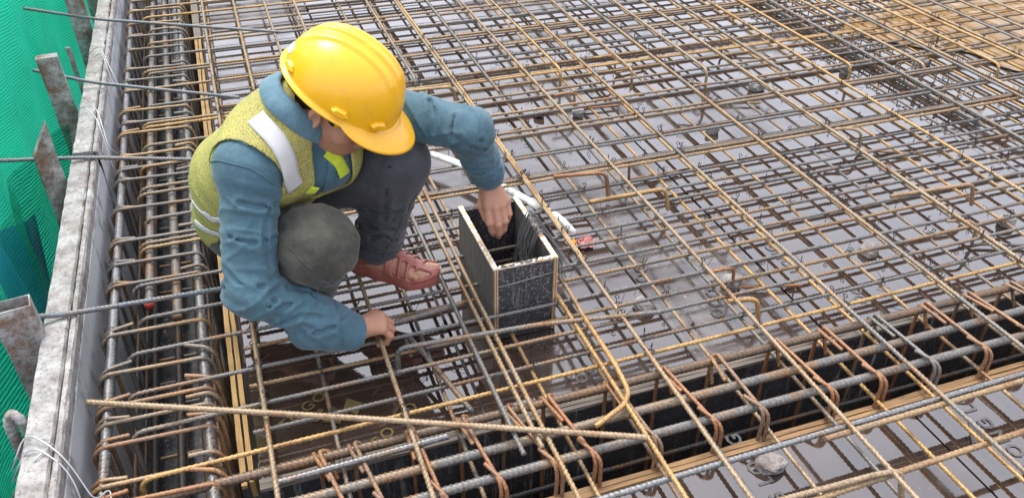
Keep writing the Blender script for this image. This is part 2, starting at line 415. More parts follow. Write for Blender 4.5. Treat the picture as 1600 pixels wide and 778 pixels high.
LAX = [-.085, .065, .34, .585, .743, .90, 1.05, 1.207, 1.363, 1.505, 1.68, 1.855, 1.995, 2.155, 2.31, 2.46, 2.62, 2.78, 2.93, 3.08, 3.24, 3.40, 3.55, 3.71, 3.87, 4.02, 4.18, 4.4, 4.7, 5.0]
for i, x in enumerate(LAX):
    o = ob('bar', random.choice(lowA), bot, (x, -.35 if x > .6 else -.35, ZLA)); o.rotation_euler.z = random.uniform(-.002, .002)
LBY = [1.451, 1.606, 1.757, 1.912, 2.058, 2.21, 2.36, 2.51, 2.66, 2.82, 2.97, 3.12, 3.28, 3.43, 3.58, 3.74, 3.9, 4.05, 4.4, 4.6, 4.8, 5.05, 5.3, 5.6]
for y in LBY:
    o = ob('bar', random.choice(lowB), bot, (random.uniform(-.12, -.10), y, ZLB)); o.rotation_euler.z = random.uniform(-.0025, .0025)
TAX = [(-.08, -.35), (.224, -.35), (.838, -.35), (.853, 1.75), (1.166, -.35), (1.444, -.35), (1.765, -.35), (2.055, -.35), (2.37, -.35), (2.69, -.35), (2.99, -.35), (3.005, .6), (3.31, -.35), (3.33, 1.2), (3.63, -.35), (3.95, -.35), (4.28, -.35), (4.6, -.35), (4.95, -.35)]
for x, y in TAX:
    o = ob('bar', random.choice(topA), top, (x, y, ZTA)); o.rotation_euler.z = random.uniform(-.0025, .0025)
def yend_bar(x, y0, y1, mat, hook=None, r=.0055, rot=0, z=ZTA, parent=None, name='bar'):
    me = bar_mesh(name, y1-y0, 'y', r=r, mat=mat, hook0=hook, amp=.003)
    o = ob(name, me, parent or top, (x, y0, z)); o.rotation_euler.z = rot; return o
for x, y0, y1, m, h in [(.44, 1.13, 3.3, 'mixd', None), (.485, 1.135, 3.0, 'tan', None), (.512, -.35, 2.35, 'tan', None),
                        (.716, -.35, 1.64, 'tan', None), (.752, 1.315, 1.72, 'mixd', .07),
                        (.06, 3.28, 6.6, 'mixd', .09), (.35, 3.3, 6.6, 'tan', .09), (.70, 3.15, 6.6, 'mixd', .09), (.99, 2.92, 6.6, 'grey', None), (1.31, 3.05, 6.6, 'tan', .1),
                        (1.60, 2.95, 6.6, 'mixd', .09), (1.905, 2.85, 6.6, 'tan', .09), (2.21, 2.75, 6.6, 'mixd', None), (2.53, 2.7, 6.6, 'tan', .09), (2.84, 2.6, 6.6, 'tan', .09), (3.16, 2.5, 6.6, 'tan', .09), (3.48, 2.4, 6.6, 'mixd', .09), (3.8, 2.3, 6.6, 'tan', .09)]:
    yend_bar(x, y0, y1, m, h)
TBY = [1.338, 1.482, 1.610, 1.758, 1.897, 2.05, 2.235, 2.262, 2.40, 2.56, 2.60, 2.75, 2.91, 3.06, 3.09, 3.25, 3.42, 3.58, 3.61, 3.78, 3.94, 4.12, 4.3, 4.45, 4.6, 4.8, 5.0, 5.2, 5.45, 5.8]
for y in TBY:
    o = ob('bar', random.choice(topB), top, (random.uniform(-.385, -.345), y, ZTB)); o.rotation_euler.z = random.uniform(-.003, .003)
for y, x0, m in [(.974, .1, 1), (.962, 1.1, 0), (.826, .5, 1), (.66, .3, 0), (.5, .2, 1)]:
    o = ob('bar', bar_mesh('bar', 5.0, 'x', mat='steel' if m and y > .9 else 'mixd', r=.0068), top, (x0, y, ZTB))
# tie wires at crossings (twisted wire with a standing loop)
def tie_mesh(seed, h):
    r = random.Random(seed); P = []
    for k in range(9):
        a = k/8*2*math.pi; P.append((.0085*math.cos(a), .0085*math.sin(a), .003*math.sin(2*a)))
    a0 = r.uniform(0, 6.28); d = np.array([math.cos(a0), math.sin(a0), 0])
    v1 = tube(P, .0014, 4, False)
    Q = [np.array((0, 0, .004)) + d*.007]
    for k in range(10):
        a = -1.4+k/9*5.6; Q.append(d*.007*1.0 + np.array((0, 0, h+.004)) + np.array((d[0]*math.cos(a), d[1]*math.cos(a), math.sin(a)))*.0055)
    v2 = tube(Q, .0014, 4, False)
    e = d*r.uniform(-.02, .02); v3 = tube([d*-.006, d*-.010+np.array((e[1], -e[0], .012)), d*-.014+np.array((e[1]*1.6, -e[0]*1.6, .02))], .0009, 4, False)
    v4 = tube([(-.011, -.009, -.004), (0, 0, .006), (.011, .009, -.004)], .0014, 4, False)
    v5 = tube([(.010, -.010, -.004), (0, 0, .0075), (-.010, .010, -.004)], .0014, 4, False)
    return mesh('wire_tie', *merge([v1, v2, v3, v4, v5]), MAT['wire'])
TIES = [tie_mesh(i, random.uniform(.008, .02)) for i in range(6)]
def ties(parent, xs, ys, z, prob, lim):
    c = [(x, y) for x in xs for y in ys if y < 3.6 and x < 3.4 and -.1 < x]
    c.sort(key=lambda q: q[0]**2+q[1]**2); n = 0
    for x, y in c:
        if n < lim and random.random() < prob:
            o = ob('wire_tie', random.choice(TIES), parent, (x+.002, y+.002, z)); o.rotation_euler.z = random.uniform(0, 6.28); n += 1
ties(bot, LAX, LBY, ZLB+.002, .85, 270)
ties(top, [q[0] for q in TAX], TBY, ZTA-.002, .8, 200)

# ------------------------------------------------------------------ front beam cage
fc = thing('beam_cage', 'heavy ribbed beam cage with rusty stirrups across the foreground trough', 'rebar cage', (1.5, 1.18, -.38))
def thick(p0, p1, mat, parent, r=.0102, amp=.003, ends=None):
    p0 = np.array(p0, float); p1 = np.array(p1, float); n = 16
    P = [p0+(p1-p0)*k/(n-1) for k in range(n)]; w = wob(n, amp)
    P = [p+np.array((w[k] if abs(p1[1]-p0[1]) > abs(p1[0]-p0[0]) else 0, w[k] if abs(p1[0]-p0[0]) >= abs(p1[1]-p0[1]) else 0, w[k]*.3)) for k, p in enumerate(P)]
    return ob('long_bar', mesh('long_bar', *tube(P, r, 10, True, .0014, .0125, .55), MAT[mat]), parent)
thick((-.36, 1.293, .082), (5.5, 1.246, .082), 'dark', fc)
thick((-.10, 1.190, .082), (5.5, 1.158, .082), 'grey', fc)
thick((-.05, 1.117, .080), (5.5, 1.058+.02, .080), 'mixd', fc, .0096)
for y in (1.10, 1.19, 1.275): thick((-.35, y, -.36), (5.5, y, -.36), 'dark', fc, .0105)
for z in (-.22,):
    thick((-.3, 1.278, z), (5.5, 1.262, z), 'dark', fc, .006)
    thick((-.3, 1.092, z), (5.5, 1.085, z), 'dark', fc, .006)
SX = [.02, .10, .235, .345, .46, .559, .722, .864, 1.02, 1.191, 1.337, 1.50, 1.667, 1.813, 1.97, 2.13, 2.29, 2.45, 2.62, 2.8, 3.0, 3.2, 3.4, 3.6, 3.9, 4.2, 4.6, 5.0]
def stirrup_front(dx):
    r = random
    y0, y1 = 1.300, 1.076; zt = .098; zb = -.385; t1 = r.uniform(-.02, .03)
    A = fillet([(t1, 1.262, zt-.075), (t1*.8, y0-.006, zt-.012), (0, y0-.012, zt+.002), (t1+.01, y1+.01, zt+.001), (t1+.012, y1, zt-.02), (t1+.005, y1+.002, zb), (0, y0-.006, zb), (-.004, y0, zt-.04), (-.014, y0-.004, zt-.006), (-.016+t1, 1.20, zt)], .02, 4)
    B = fillet([(t1-.008, y1+.06, zt+.006), (t1+.022, y1-.004, zt+.002), (t1+.024, y1-.006, zt-.10-r.uniform(0, .05))], .03, 5)
    return merge([tube(A, .0047, 8, True, .0005, .010), tube(B, .0047, 8, True, .0005, .010)])
for x in SX:
    y = 1.0
    me = mesh('stirrup', *stirrup_front(x), MAT['orange' if random.random() < .75 or x < .9 else 'mixd'])
    o = ob('stirrup', me, fc, (x, -.010*(x-1.0)*.8, 0)); o.rotation_euler.z = random.uniform(-.04, .04)
    # rotate about the cage line, not the origin
    a = o.rotation_euler.z; o.location.x += math.sin(a)*1.19; o.location.y += 1.19*(1-math.cos(a))
# ------------------------------------------------------------------ left edge-beam cage
lc = thing('edge_beam_cage', 'ribbed edge beam cage with hooked stirrups beside the pale form wall', 'rebar cage', (-.32, 3, -.4))
thick((-.430, -.3, .078), (-.430, 6.5, .078), 'steel', lc, .0112)
L2 = thick((-.338, 1.985, .074), (-.326, 6.5, .074), 'mixd', lc, .0112)
L3 = thick((-.266, 1.905, .074), (-.296, 6.5, .074), 'grey', lc, .0118)
thick((-.207, -.3, .078), (-.208, 6.5, .078), 'steel', lc, .0112)
for x, y, par, nm in ((-.338, 1.985, L2, 'red'), (-.266, 1.905, L3, 'orange')):
    ob('painted_end', mesh('painted_end', *tube([(x, y-.0035, .074), (x, y-.001, .074), (x, y+.016, .074)], .0128, 14), MAT['redend'] if nm == 'red' else MAT['orange']), par)
for x in (-.42, -.35, -.28, -.21): thick((x, -.3, -.37), (x, 6.5, -.37), 'dark', lc, .011)
for z in (-.17, -.28):
    thick((-.430, -.3, z), (-.430, 6.5, z), 'dark', lc, .0055); thick((-.212, -.3, z), (-.212, 6.5, z), 'dark', lc, .0055)
def stirrup_left(kind):
    r = random; x0, x1 = -.449, -.190; zt = .094; zb = -.395; s = r.uniform(-.02, .02)
    A = fillet([(x0+.075, .014+s, zt-.004), (x0+.02, .012, zt-.001), (x0, .010, zt-.02), (x0+.002, .004, zb), (x1, 0, zb), (x1+.004, -.006, zt-.03), (x1-.008, -.008, zt), (x0+.02, -.010, zt+.002), (x0-.002, -.012, zt-.018), (x0+.004, -.014, zt-.10-r.uniform(0, .04))], .022, 5)
    parts = [tube(A, .0052, 8, True, .0005, .010)]
    if kind:
        B = fillet([(x1-.06, .03+s, zt+.006), (x1-.004, .022, zt+.006), (x1+.012, .018, zt-.02), (x1+.012, .014, zt-.2)], .026, 5)
        parts.append(tube(B, .0052, 8, True, .0005, .010))
    return merge(parts)
LSY = [1.21, 1.30, 1.353, 1.472, 1.542, 1.594, 1.708, 1.867, 2.082, 2.19, 2.307, 2.50, 2.69, 2.775, 2.861, 3.04, 3.14, 3.236, 3.441, 3.55, 3.668, 3.907, 4.07, 4.24, 4.431, 4.6, 4.8, 5.0]
for i, y in enumerate(LSY):
    o = ob('stirrup', mesh('stirrup', *stirrup_left(i % 2 == 0 or y < 1.8), MAT['orange' if y < 1.75 and i % 2 else random.choice(['mixd', 'grey', 'mixd'])]), lc, (0, y, random.uniform(-.003, .003)))
    a = random.uniform(-.05, .05) - .02; o.rotation_euler.z = a; o.location.x += .3*(math.cos(a)-1); o.location.y += .32*math.sin(a)
# rusty binding wire wrapped round the outer bar
for k in range(14):
    y = random.choice(LSY[:20]); P = [(-.430+.017*math.cos(a), y+.006*a-.02+random.uniform(-.004, .004), .078+.017*math.sin(a)) for a in np.linspace(0, 11, 30)]
    ob('binding_wire', mesh('binding_wire', *tube(P, .0012, 4), MAT['wire']), lc)

# ------------------------------------------------------------------ far comb-like cage standing in the mat
cc = thing('inner_beam_cage', 'row of close rusty stirrups standing low in the mat at far right', 'rebar cage', (2.86, 3, 0))
cm = mesh('stirrup', *tube(fillet([(-.05, 0, .006), (-.05, 0, .092), (.05, 0, .092), (.05, 0, .006), (-.045, 0, .006)], .012, 3), .003, 6), MAT['mixd'])
for k in range(30):
    y = 2.35+k*.07
    o = ob('stirrup', cm, cc, (2.83+random.uniform(-.004, .004), y, 0)); o.rotation_euler.z = random.uniform(-.1, .1)
for dx in (-.04, .04): ob('long_bar', mesh('long_bar', *tube([(2.83+dx, 2.2, .016), (2.83+dx, 4.6, .016)], .005, 8), MAT['mixd']), cc)

# ------------------------------------------------------------------ loose bars and hooked bars
def loose(name, pts, mat, label, cat='bar', r=.0062, fr=.03, group=None, ribs=.0008):
    P = np.array(pts, float); base = P[0]
    o = ob(name, mesh(name, *tube(fillet(P-base, fr, 6), r, 8, True, ribs, .010), MAT[mat]), None, tuple(base)); return tag(o, label, cat, group)
loose('loose_bar', [(-.452, 1.566, .146), (.12, 1.33, .134), (.709, 1.075, .126)], 'tan', 'long tan bar lying slantwise over both cages at lower left', r=.0068)
loose('hooked_bar', [(.255, 1.557, .02), (.257, 1.560, .106), (.62, 1.512, .124), (.955, 1.468, .112)], 'mixd', 'bar with a bent down left end in front of the black box')
loose('hooked_bar', [(.742, 1.50, .126), (.742, 1.30, .126), (.735, 1.20, .118), (.622, 1.156, .108)], 'tan', 'rusty bar curling back over the foreground cage below the box', fr=.045)
loose('loose_bar', [(-.08, 1.233, .105), (.25, 1.235, .11), (.30, 1.236, .11)], 'steel', 'short bright steel bar lying on the foreground cage at lower left', r=.0072)
loose('loose_bar', [(.195, 1.672, .088), (.47, 1.70, .088)], 'grey', 'dull grey bar running from the lowered hand towards the black box', r=.0085)
loose('hooked_bar', [(.30, 1.60, .03), (.297, 1.66, .07), (.33, 1.55, .064), (.385, 1.335, .06)], 'grey', 'grey hooked bar tied down to the deck before the sandal', fr=.04)
loose('hooked_bar', [(.76, .85, .112), (1.13, .832, .115), (1.19, .826, .112), (1.20, .80, .02)], 'tan', 'tan bar with a hooked end over the flooded deck at bottom right')
# hook-ended extra bars across the slab (ends of top steel)
HK = [((1.0, 2.043), (1.274, 2.041), -.05, 'tan', 'beside the dull deck strip'), ((1.15, 1.455), (1.235, 1.44), -.06, 'tan', 'nearest the foreground cage'),
      ((1.95, 1.76), (2.271, 1.737), -.05, 'mixd', 'near the right edge'), ((.95, 2.23), (1.13, 2.20), -.06, 'orange', 'short one behind the white pipe'),
      ((.60, 3.06), (.83, 3.04), -.05, 'tan', 'far back beyond the raised arm')]
for (a, b, dz, m, wh) in HK:
    loose('hooked_bar', [(a[0], a[1], .107), (b[0], b[1], .107), (b[0]+.012, b[1]-.012, .107+dz-.03)], m, 'bar ending in a downward hook over the slab mat, '+wh, group='hook-ended bars over the slab')
# spacer chairs: upright leg and a long foot
CH = [(1.26, 2.27, 'beside the dull deck strip'), (2.19, 2.19, 'in the flooded bay right of centre'), (2.12, 1.55, 'at the right edge of the frame'), (1.27, 1.60, 'by the concrete lumps before the flooded bay'), (1.30, 2.86, 'behind the white pipe'),
      (1.62, 3.15, 'in the far bay above the pipe'), (2.2, 3.2, 'far back in the middle'), (2.75, 3.05, 'far back at the right'), (3.25, 2.95, 'by the muddy water'), (.85, 2.72, 'just beyond the raised sleeve'), (1.85, 2.75, 'left of the comb-like cage'), (2.45, 3.5, 'farthest from the camera')]
for x, y, wh in CH:
    s = random.choice([-1, 1]); L = random.uniform(.16, .26)
    a = random.uniform(-.35, .35)
    P = [(-.10, .02*s, .098), (-.035, .012*s, .100), (-.006, 0, .088), (0, 0, .014), (.02, .004, .013), (L, L*math.sin(a)*.4, .013)]
    o = ob('bar_chair', mesh('bar_chair', *tube(fillet(P, .022, 5), .0048, 8, True, .0005, .010), MAT[random.choice(['orange', 'tan', 'mixd'])]), None, (x, y, 0)); o.rotation_euler.z = a
    tag(o, 'bent spacer bar holding up the top mat, '+wh, 'spacer bar', 'bent spacer bars')
# concrete lumps used as spacers
def lump(r, seed):
    rr = np.random.default_rng(seed); V = []; n, m = 9, 12
    for i in range(n+1):
        p = math.pi*i/n
        for j in range(m):
            a = 2*math.pi*j/m; d = np.array((math.sin(p)*math.cos(a), math.sin(p)*math.sin(a), math.cos(p)))
            k = 1+.22*vnoise(d[None].astype(np.float32)*1.0, 2.6, seed)[0]+.07*vnoise(d[None].astype(np.float32), 8, seed+1)[0]
            q = np.sign(d)*np.abs(d)**.62*r*k
            V.append((q[0]*1.15, q[1], max(q[2]*.75+r*.5, 0)))
    F = [(i*m+j, (i+1)*m+j, (i+1)*m+(j+1) % m, i*m+(j+1) % m) for i in range(n) for j in range(m)]
    return mesh('lump', V, F, MAT['stone'], False)
ST = [(.985, 1.612, .026, 'right of the black box'), (1.285, 1.625, .028, 'under the hooked bar above the foreground cage'), (1.79, 1.63, .026, 'in the flooded bay right of centre'), (1.0, 1.0, .026, 'in front of the pale plywood edge at the bottom'),
      (1.755, 2.53, .026, 'in the flooded bay beyond the dull strip'), (2.15, 2.82, .026, 'right of the far flooded bay'), (3.05, 2.83, .026, 'by the muddy water'), (1.15, 2.88, .024, 'behind the raised sleeve'), (2.65, 2.85, .024, 'beside the comb-like cage'), (1.30, 2.83, .022, 'under the bent spacer bar behind the pipe'), (2.34, 1.62, .026, 'near the right edge')]
for i, (x, y, r, wh) in enumerate(ST):
    o = ob('concrete_lump', lump(r, i+20), None, (x, y, .0)); o.rotation_euler.z = random.uniform(0, 6); tag(o, 'broken concrete lump on the deck '+wh, 'concrete lump', 'broken concrete spacers')

# ------------------------------------------------------------------ black open formwork box
bx = thing('formwork_box', 'open black plywood box with cement-splashed rims standing in the mat', 'box', (.62, 1.78, 0))
X0, X1, Y0, Y1, ZT = .533, .712, 1.618, 1.938, .245; th = .0125
def bpanel(nm, x0, x1, y0, y1, m):
    o = ob(nm, mesh(nm, *boxg(x0, x1, y0, y1, .003, ZT, .0006), m, False), bx); return o
def rim(par, x0, x1, y0, y1, z):
    nx = max(1, int((x1-x0)/.008)); ny = max(1, int((y1-y0)/.008)); r = np.random.default_rng(int((x0+y0)*1e4)); V = []; F = []
    for j in range(ny+1):
        for i in range(nx+1): V.append((x0+(x1-x0)*i/nx, y0+(y1-y0)*j/ny, z+abs(r.normal())*.0012))
    b = len(V)
    for j in range(ny):
        for i in range(nx): F.append((j*(nx+1)+i, j*(nx+1)+i+1, (j+1)*(nx+1)+i+1, (j+1)*(nx+1)+i))
    bd = [i for i in range(nx+1)] + [j*(nx+1)+nx for j in range(1, ny+1)] + [ny*(nx+1)+i for i in range(nx-1, -1, -1)] + [j*(nx+1) for j in range(ny-1, 0, -1)]
    for q in bd: V.append((V[q][0], V[q][1], z-.004))
    for k in range(len(bd)): F.append((bd[k], b+k, b+(k+1) % len(bd), bd[(k+1) % len(bd)]))
    return ob('rim', mesh('rim', V, F, MAT['boxedge'], False), par)
pl = bpanel('side_panel', X0, X0+th, Y0, Y1, MAT['boxdust']); rim(pl, X0-.0006, X0+th+.0006, Y0-.0005, Y1+.0005, ZT)
pr = bpanel('side_panel', X1-th, X1, Y0, Y1, MAT['boxdust']); rim(pr, X1-th-.0006, X1+.0006, Y0-.0005, Y1+.0005, ZT+.0006)
pf = bpanel('end_panel', X0+th+.0004, X1-th-.0004, Y0+.001, Y0+th, MAT['boxface']); rim(pf, X0+th+.001, X1-th-.001, Y0+.0005, Y0+th+.0006, ZT-.001)
pb = bpanel('end_panel', X0+th+.0004, X1-th-.0004, Y1-th, Y1-.001, MAT['boxface']); rim(pb, X0+th+.001, X1-th-.001, Y1-th-.0006, Y1-.0005, ZT-.004)
for x in (X0, X1-th): # ply layers showing on the near ends of the side panels
    for k in range(4):
        w = th/4; ob('ply_layer', mesh('ply_layer', *boxg(x+k*w+.0003, x+(k+1)*w-.0003, Y0-.0016-.0006*(k % 2), Y0-.0002, .004, ZT-.003), MAT['boxedgev'] if k % 2 else MAT['plyedgeX'], False), pl if x == X0 else pr)
ob('inner_face', mesh('inner_face', *boxg(X0+th+.0008, X0+th+.0022, Y0+th+.001, Y1-th-.001, .01, ZT-.006), MAT['boxface'], False), pl)
ob('string_line', mesh('string_line', *tube([(X0+th, Y0-.0012, .186), (.60, Y0-.0012, .190), (X1-th, Y0-.0012, .200)], .0009, 5), MAT['galv']), pf)

# wires draped out of the box
wr = []
rr = np.random.default_rng(11)
for k in range(60):
    s = rr.random(); ytop = 1.775+.10*(s-.5)+rr.normal()*.006; xi = X1-th-.012-.055*rr.random(); yi = 1.66+.14*rr.random()
    zt = ZT+.010+.016*rr.random()
    wr.append(tube(fillet([(xi, yi-.01, .115+.05*rr.random()), (X1-th-.03+rr.normal()*.005, ytop-.02, .19+rr.normal()*.01), (X1-.008, ytop, zt+.006), (X1+.018+.008*rr.random(), ytop-.012+rr.normal()*.008, zt-.03), (X1+.03+.025*rr.random(), ytop-.05-.05*rr.random(), .12+.07*rr.random())], .06, 5), .00085, 4, False))
o = ob('tie_wire_bundle', mesh('tie_wire_bundle', *merge(wr), plain('cut_tie_wire', (.13, .13, .13), .4, .3, Metallic=.7)), None)
tag(o, 'bundle of thin dark tie wires hung over the rim of the black box', 'wire')
o = ob('wire_scraps', mesh('wire_scraps', *merge([tube([(.60+.10*rr.random(), 1.52+.06*rr.random(), .006), (.62+.1*rr.random(), 1.53+.06*rr.random(), .02), (.60+.14*rr.random(), 1.50+.1*rr.random(), .008)], .0009, 4, False) for k in range(9)]), MAT['wire']))
tag(o, 'scatter of cut wire offcuts on the deck in front of the black box', 'wire', kind='stuff')
sw = []
for k in range(170):
    x, y = .2+3.2*rr.random()**1.3, 1.36+2.2*rr.random(); a = rr.random()*6.28; L = .02+.05*rr.random(); c = rr.normal()*.4
    sw.append(tube([(x, y, .004), (x+L*.5*math.cos(a), y+L*.5*math.sin(a), .005+.006*rr.random()), (x+L*math.cos(a+c), y+L*math.sin(a+c), .004)], .0010, 4, False))
o = ob('wire_offcuts', mesh('wire_offcuts', *merge(sw), MAT['wire'])); tag(o, 'cut tie wire offcuts scattered over the wet slab deck', 'wire', kind='stuff')
# white conduit behind the box
P = [(.60, 2.62, .062), (.69, 2.50, .062), (.745, 2.40, .064), (.80, 2.26, .066), (.865, 2.12, .066), (.905, 2.06, .055), (.937, 2.01, .02)]
o = ob('conduit', mesh('conduit', *tube(fillet(P, .05, 5), .0125, 12), MAT['pvc'])); tag(o, 'white plastic conduit pipe on the mat behind the black box', 'pipe')
ob('coupling', mesh('coupling', *tube([(.845, 2.165, .066), (.872, 2.105, .066)], .0165, 14), MAT['pvc']), o)
# crumpled wrapper
def crump(name, cx, cy, s, mat, seed):
    n = 9; r = np.random.default_rng(seed); V = []
    for j in range(n):
        for i in range(n): V.append((cx+(i/(n-1)-.5)*s+r.normal()*s*.03, cy+(j/(n-1)-.5)*s*.9+r.normal()*s*.03, .012+abs(r.normal())*s*.16))
    F = [(j*n+i, j*n+i+1, (j+1)*n+i+1, (j+1)*n+i) for j in range(n-1) for i in range(n-1)]
    return mesh(name, V, F, mat, False)
wp = ob('wrapper', crump('wrapper', .955, 1.955, .055, MAT['ragR'], 1)); tag(wp, 'small crumpled pink and orange wrapper on the deck right of the box', 'wrapper')
ob('orange_panel', crump('orange_panel', .912, 1.962, .038, MAT['ragY'], 2), wp)

# ------------------------------------------------------------------ print on the boards
def text(s, x, y, size, rot, mat, parent):
    c = bpy.data.curves.new('print', 'FONT'); c.body = s; c.size = size; c.offset = size*.022; c.space_character = 1.15; c.resolution_u = 2
    o = bpy.data.objects.new('print', c); COL.objects.link(o)
    dg = bpy.context.evaluated_depsgraph_get(); me = bpy.data.meshes.new_from_object(o.evaluated_get(dg)); bpy.data.objects.remove(o)
    me.materials.clear(); me.materials.append(mat)
    p = ob('print', me, parent, (x, y, .0022)); p.rotation_euler.z = rot; return p
HP = math.pi/2
text('LONG LONG', .985, .775, .052, HP, MAT['printg'], near); text('LONG LO', 1.60, .80, .052, HP, MAT['printg'], near)
text('TOGO', -.045, 1.475, .045, .62, MAT['print'], slab); text('OD', .215, 1.40, .05, .62, MAT['print'], slab); text('GO', .15, 1.345, .045, .62, MAT['print'], slab)
text('OCO', 1.19, 1.50, .055, 1.2, MAT['printg'], slab); text('OC', 1.06, 1.72, .055, 1.2, MAT['printg'], slab); text('LONG', 1.53, 1.62, .05, HP, MAT['printg'], slab); text('OC', 1.62, 1.42, .05, 1.2, MAT['printg'], slab)
text('OC', .70, 1.385, .045, .7, MAT['printg'], slab)
def flat(pts, mat, parent): return ob('print', mesh('print', [(x, y, .0022) for x, y in pts], [tuple(range(len(pts)))], mat, False), parent)
flat([(.045, 1.475), (.085, 1.455), (.10, 1.49), (.075, 1.515)], MAT['print'], slab); flat([(.10, 1.50), (.13, 1.47), (.15, 1.505), (.115, 1.535)], MAT['print'], slab); flat([(.02, 1.485), (.035, 1.478), (.055, 1.515), (.042, 1.522)], MAT['print'], slab)
flat([(1.50, .90), (1.56, .90), (1.56, .98)], MAT['printg'], near); flat([(.93, .845), (.97, .835), (.985, .885), (.95, .90)], MAT['printg'], near)

# ------------------------------------------------------------------ left side: posts, rods, nets, wires
def post(x, y, z0, z1, w, d, lean, mat, label, top='flat', rz=0.0):
    r = np.random.default_rng(int(y*1000)); V = []; n = 14; t = .004; hollow = top == 'hollow'
    rings = []
    for i in range(n+1):
        s = i/n; z = z0+(z1-z0)*s; ox, oy = lean[0]*s, lean[1]*s; ring = []
        for (a, b) in ((-w/2, -d/2), (w/2, -d/2), (w/2, d/2), (-w/2, d/2)):
            zz = z
            if i == n and top == 'point': zz += .05*(1 if a > 0 else -1)
            ring.append((a+ox+r.normal()*.001, b+oy+r.normal()*.001, zz))
        V += ring
    F = [(3, 2, 1, 0)]
    for i in range(n):
        for k in range(4): F.append((i*4+k, i*4+(k+1) % 4, i*4+4+(k+1) % 4, i*4+4+k))
    if hollow:
        b = len(V); ox, oy = lean
        for zz in (z1, z1-.12):
            for (a, c) in ((-w/2+t, -d/2+t), (w/2-t, -d/2+t), (w/2-t, d/2-t), (-w/2+t, d/2-t)): V.append((a+ox, c+oy, zz))
        for k in range(4): F.append((n*4+k, n*4+(k+1) % 4, b+(k+1) % 4, b+k)); F.append((b+k, b+(k+1) % 4, b+4+(k+1) % 4, b+4+k))
        F.append((b+4, b+5, b+6, b+7))
    else: F.append((n*4, n*4+1, n*4+2, n*4+3))
    o = ob('steel_post', mesh('steel_post', V, F, MAT[mat], False), None, (x, y, 0)); o.rotation_euler.z = rz
    return tag(o, label, 'post', 'cement-crusted posts behind the form wall')
post(-.578, 1.80, -.55, .30, .085, .05, (-.012, -.02), 'concrust', 'hollow square steel post with an open top at lower left', 'hollow', .15)
post(-.590, 2.56, -.55, .34, .062, .022, (.0, 0), 'concrust', 'pointed cement-crusted plank post between two tie rods', 'point', .35)
post(-.602, 3.20, -.55, .36, .072, .04, (-.022, 0), 'concrust', 'tall flat topped cement-crusted post crossed by a tie rod', 'flat', .12)
post(-.602, 4.00, -.55, .52, .072, .04, (.0, 0), 'concrust', 'farthest wide cement-crusted post at the top of the picture', 'flat', .1)
post(-.592, 3.55, -.30, .26, .016, .016, (-.015, 0), 'concrust', 'thin crusted bar standing between the two far posts', 'flat', .3)
post(-.60, 4.7, -.55, .50, .07, .04, (-.02, 0), 'concrust', 'dark post glimpsed past the farthest wide post', 'flat', .0)
o = ob('bent_bar', mesh('bent_bar', *tube(fillet([(-.600, 1.50, -.35), (-.592, 1.51, .185), (-.577, 1.505, .215), (-.562, 1.50, .185), (-.560, 1.495, .05)], .014, 5), .010, 10, True, .0015, .016), MAT['concrust'])); tag(o, 'cement-crusted bar bent over at the top in the lower left corner', 'bar')
for p, lab in [([(-.80, 3.97, .30), (-.52, 3.93, .235), (.24, 3.80, .135)], 'blue-grey tie rod nearest the top edge, crossing the far post'),
               ([(-.70, 3.29, .28), (-.51, 3.25, .222), (.0, 3.14, .135)], 'blue-grey tie rod crossing the flat topped post'),
               ([(-.78, 2.66, .245), (-.51, 2.66, .211), (-.10, 2.65, .135)], 'blue-grey tie rod beside the dark slot in the form wall'),
               ([(-.575, 1.815, .232), (-.51, 1.825, .212), (-.05, 1.91, .135)], 'blue-grey tie rod from the hollow post to the crouching worker')]:
    loose('tie_rod', p, 'rod', lab, 'rod', .0062, .05, 'tie rods over the form wall')
def wires(name, paths, label, r=.0016):
    o = ob(name, mesh(name, *merge([tube(fillet(p, .06, 6), r, 5) for p in paths]), MAT['galv'])); return tag(o, label, 'wire', 'wires looped over the form wall')
wires('looped_wire', [[(-.555, 3.02, .17), (-.54, 3.05, .245), (-.48, 2.99, .235), (-.455, 2.83, .15), (-.43, 2.86, .10)], [(-.56, 2.98, .12), (-.545, 3.03, .238), (-.48, 2.93, .232), (-.445, 2.74, .12)]], 'loose wires arching over the wall beside the flat topped post')
wires('looped_wire', [[(-.56, 3.62, .19), (-.5, 3.60, .24), (-.46, 3.45, .17), (-.435, 3.40, .10)], [(-.56, 3.57, .17), (-.49, 3.54, .238), (-.45, 3.32, .12)]], 'loose wires arching over the wall below the far post')
wires('looped_wire', [[(-.575, 1.38, .17), (-.54, 1.43, .225), (-.47, 1.36, .205), (-.43, 1.30, .11), (-.405, 1.34, .10), (-.405, 1.29, .085)], [(-.575, 1.36, .16), (-.53, 1.395, .222), (-.46, 1.33, .19), (-.445, 1.27, .09)], [(-.59, 1.35, .12), (-.52, 1.36, .207), (-.49, 1.39, .208)]], 'white wires twisted over the wall at the lower left corner', .0019)

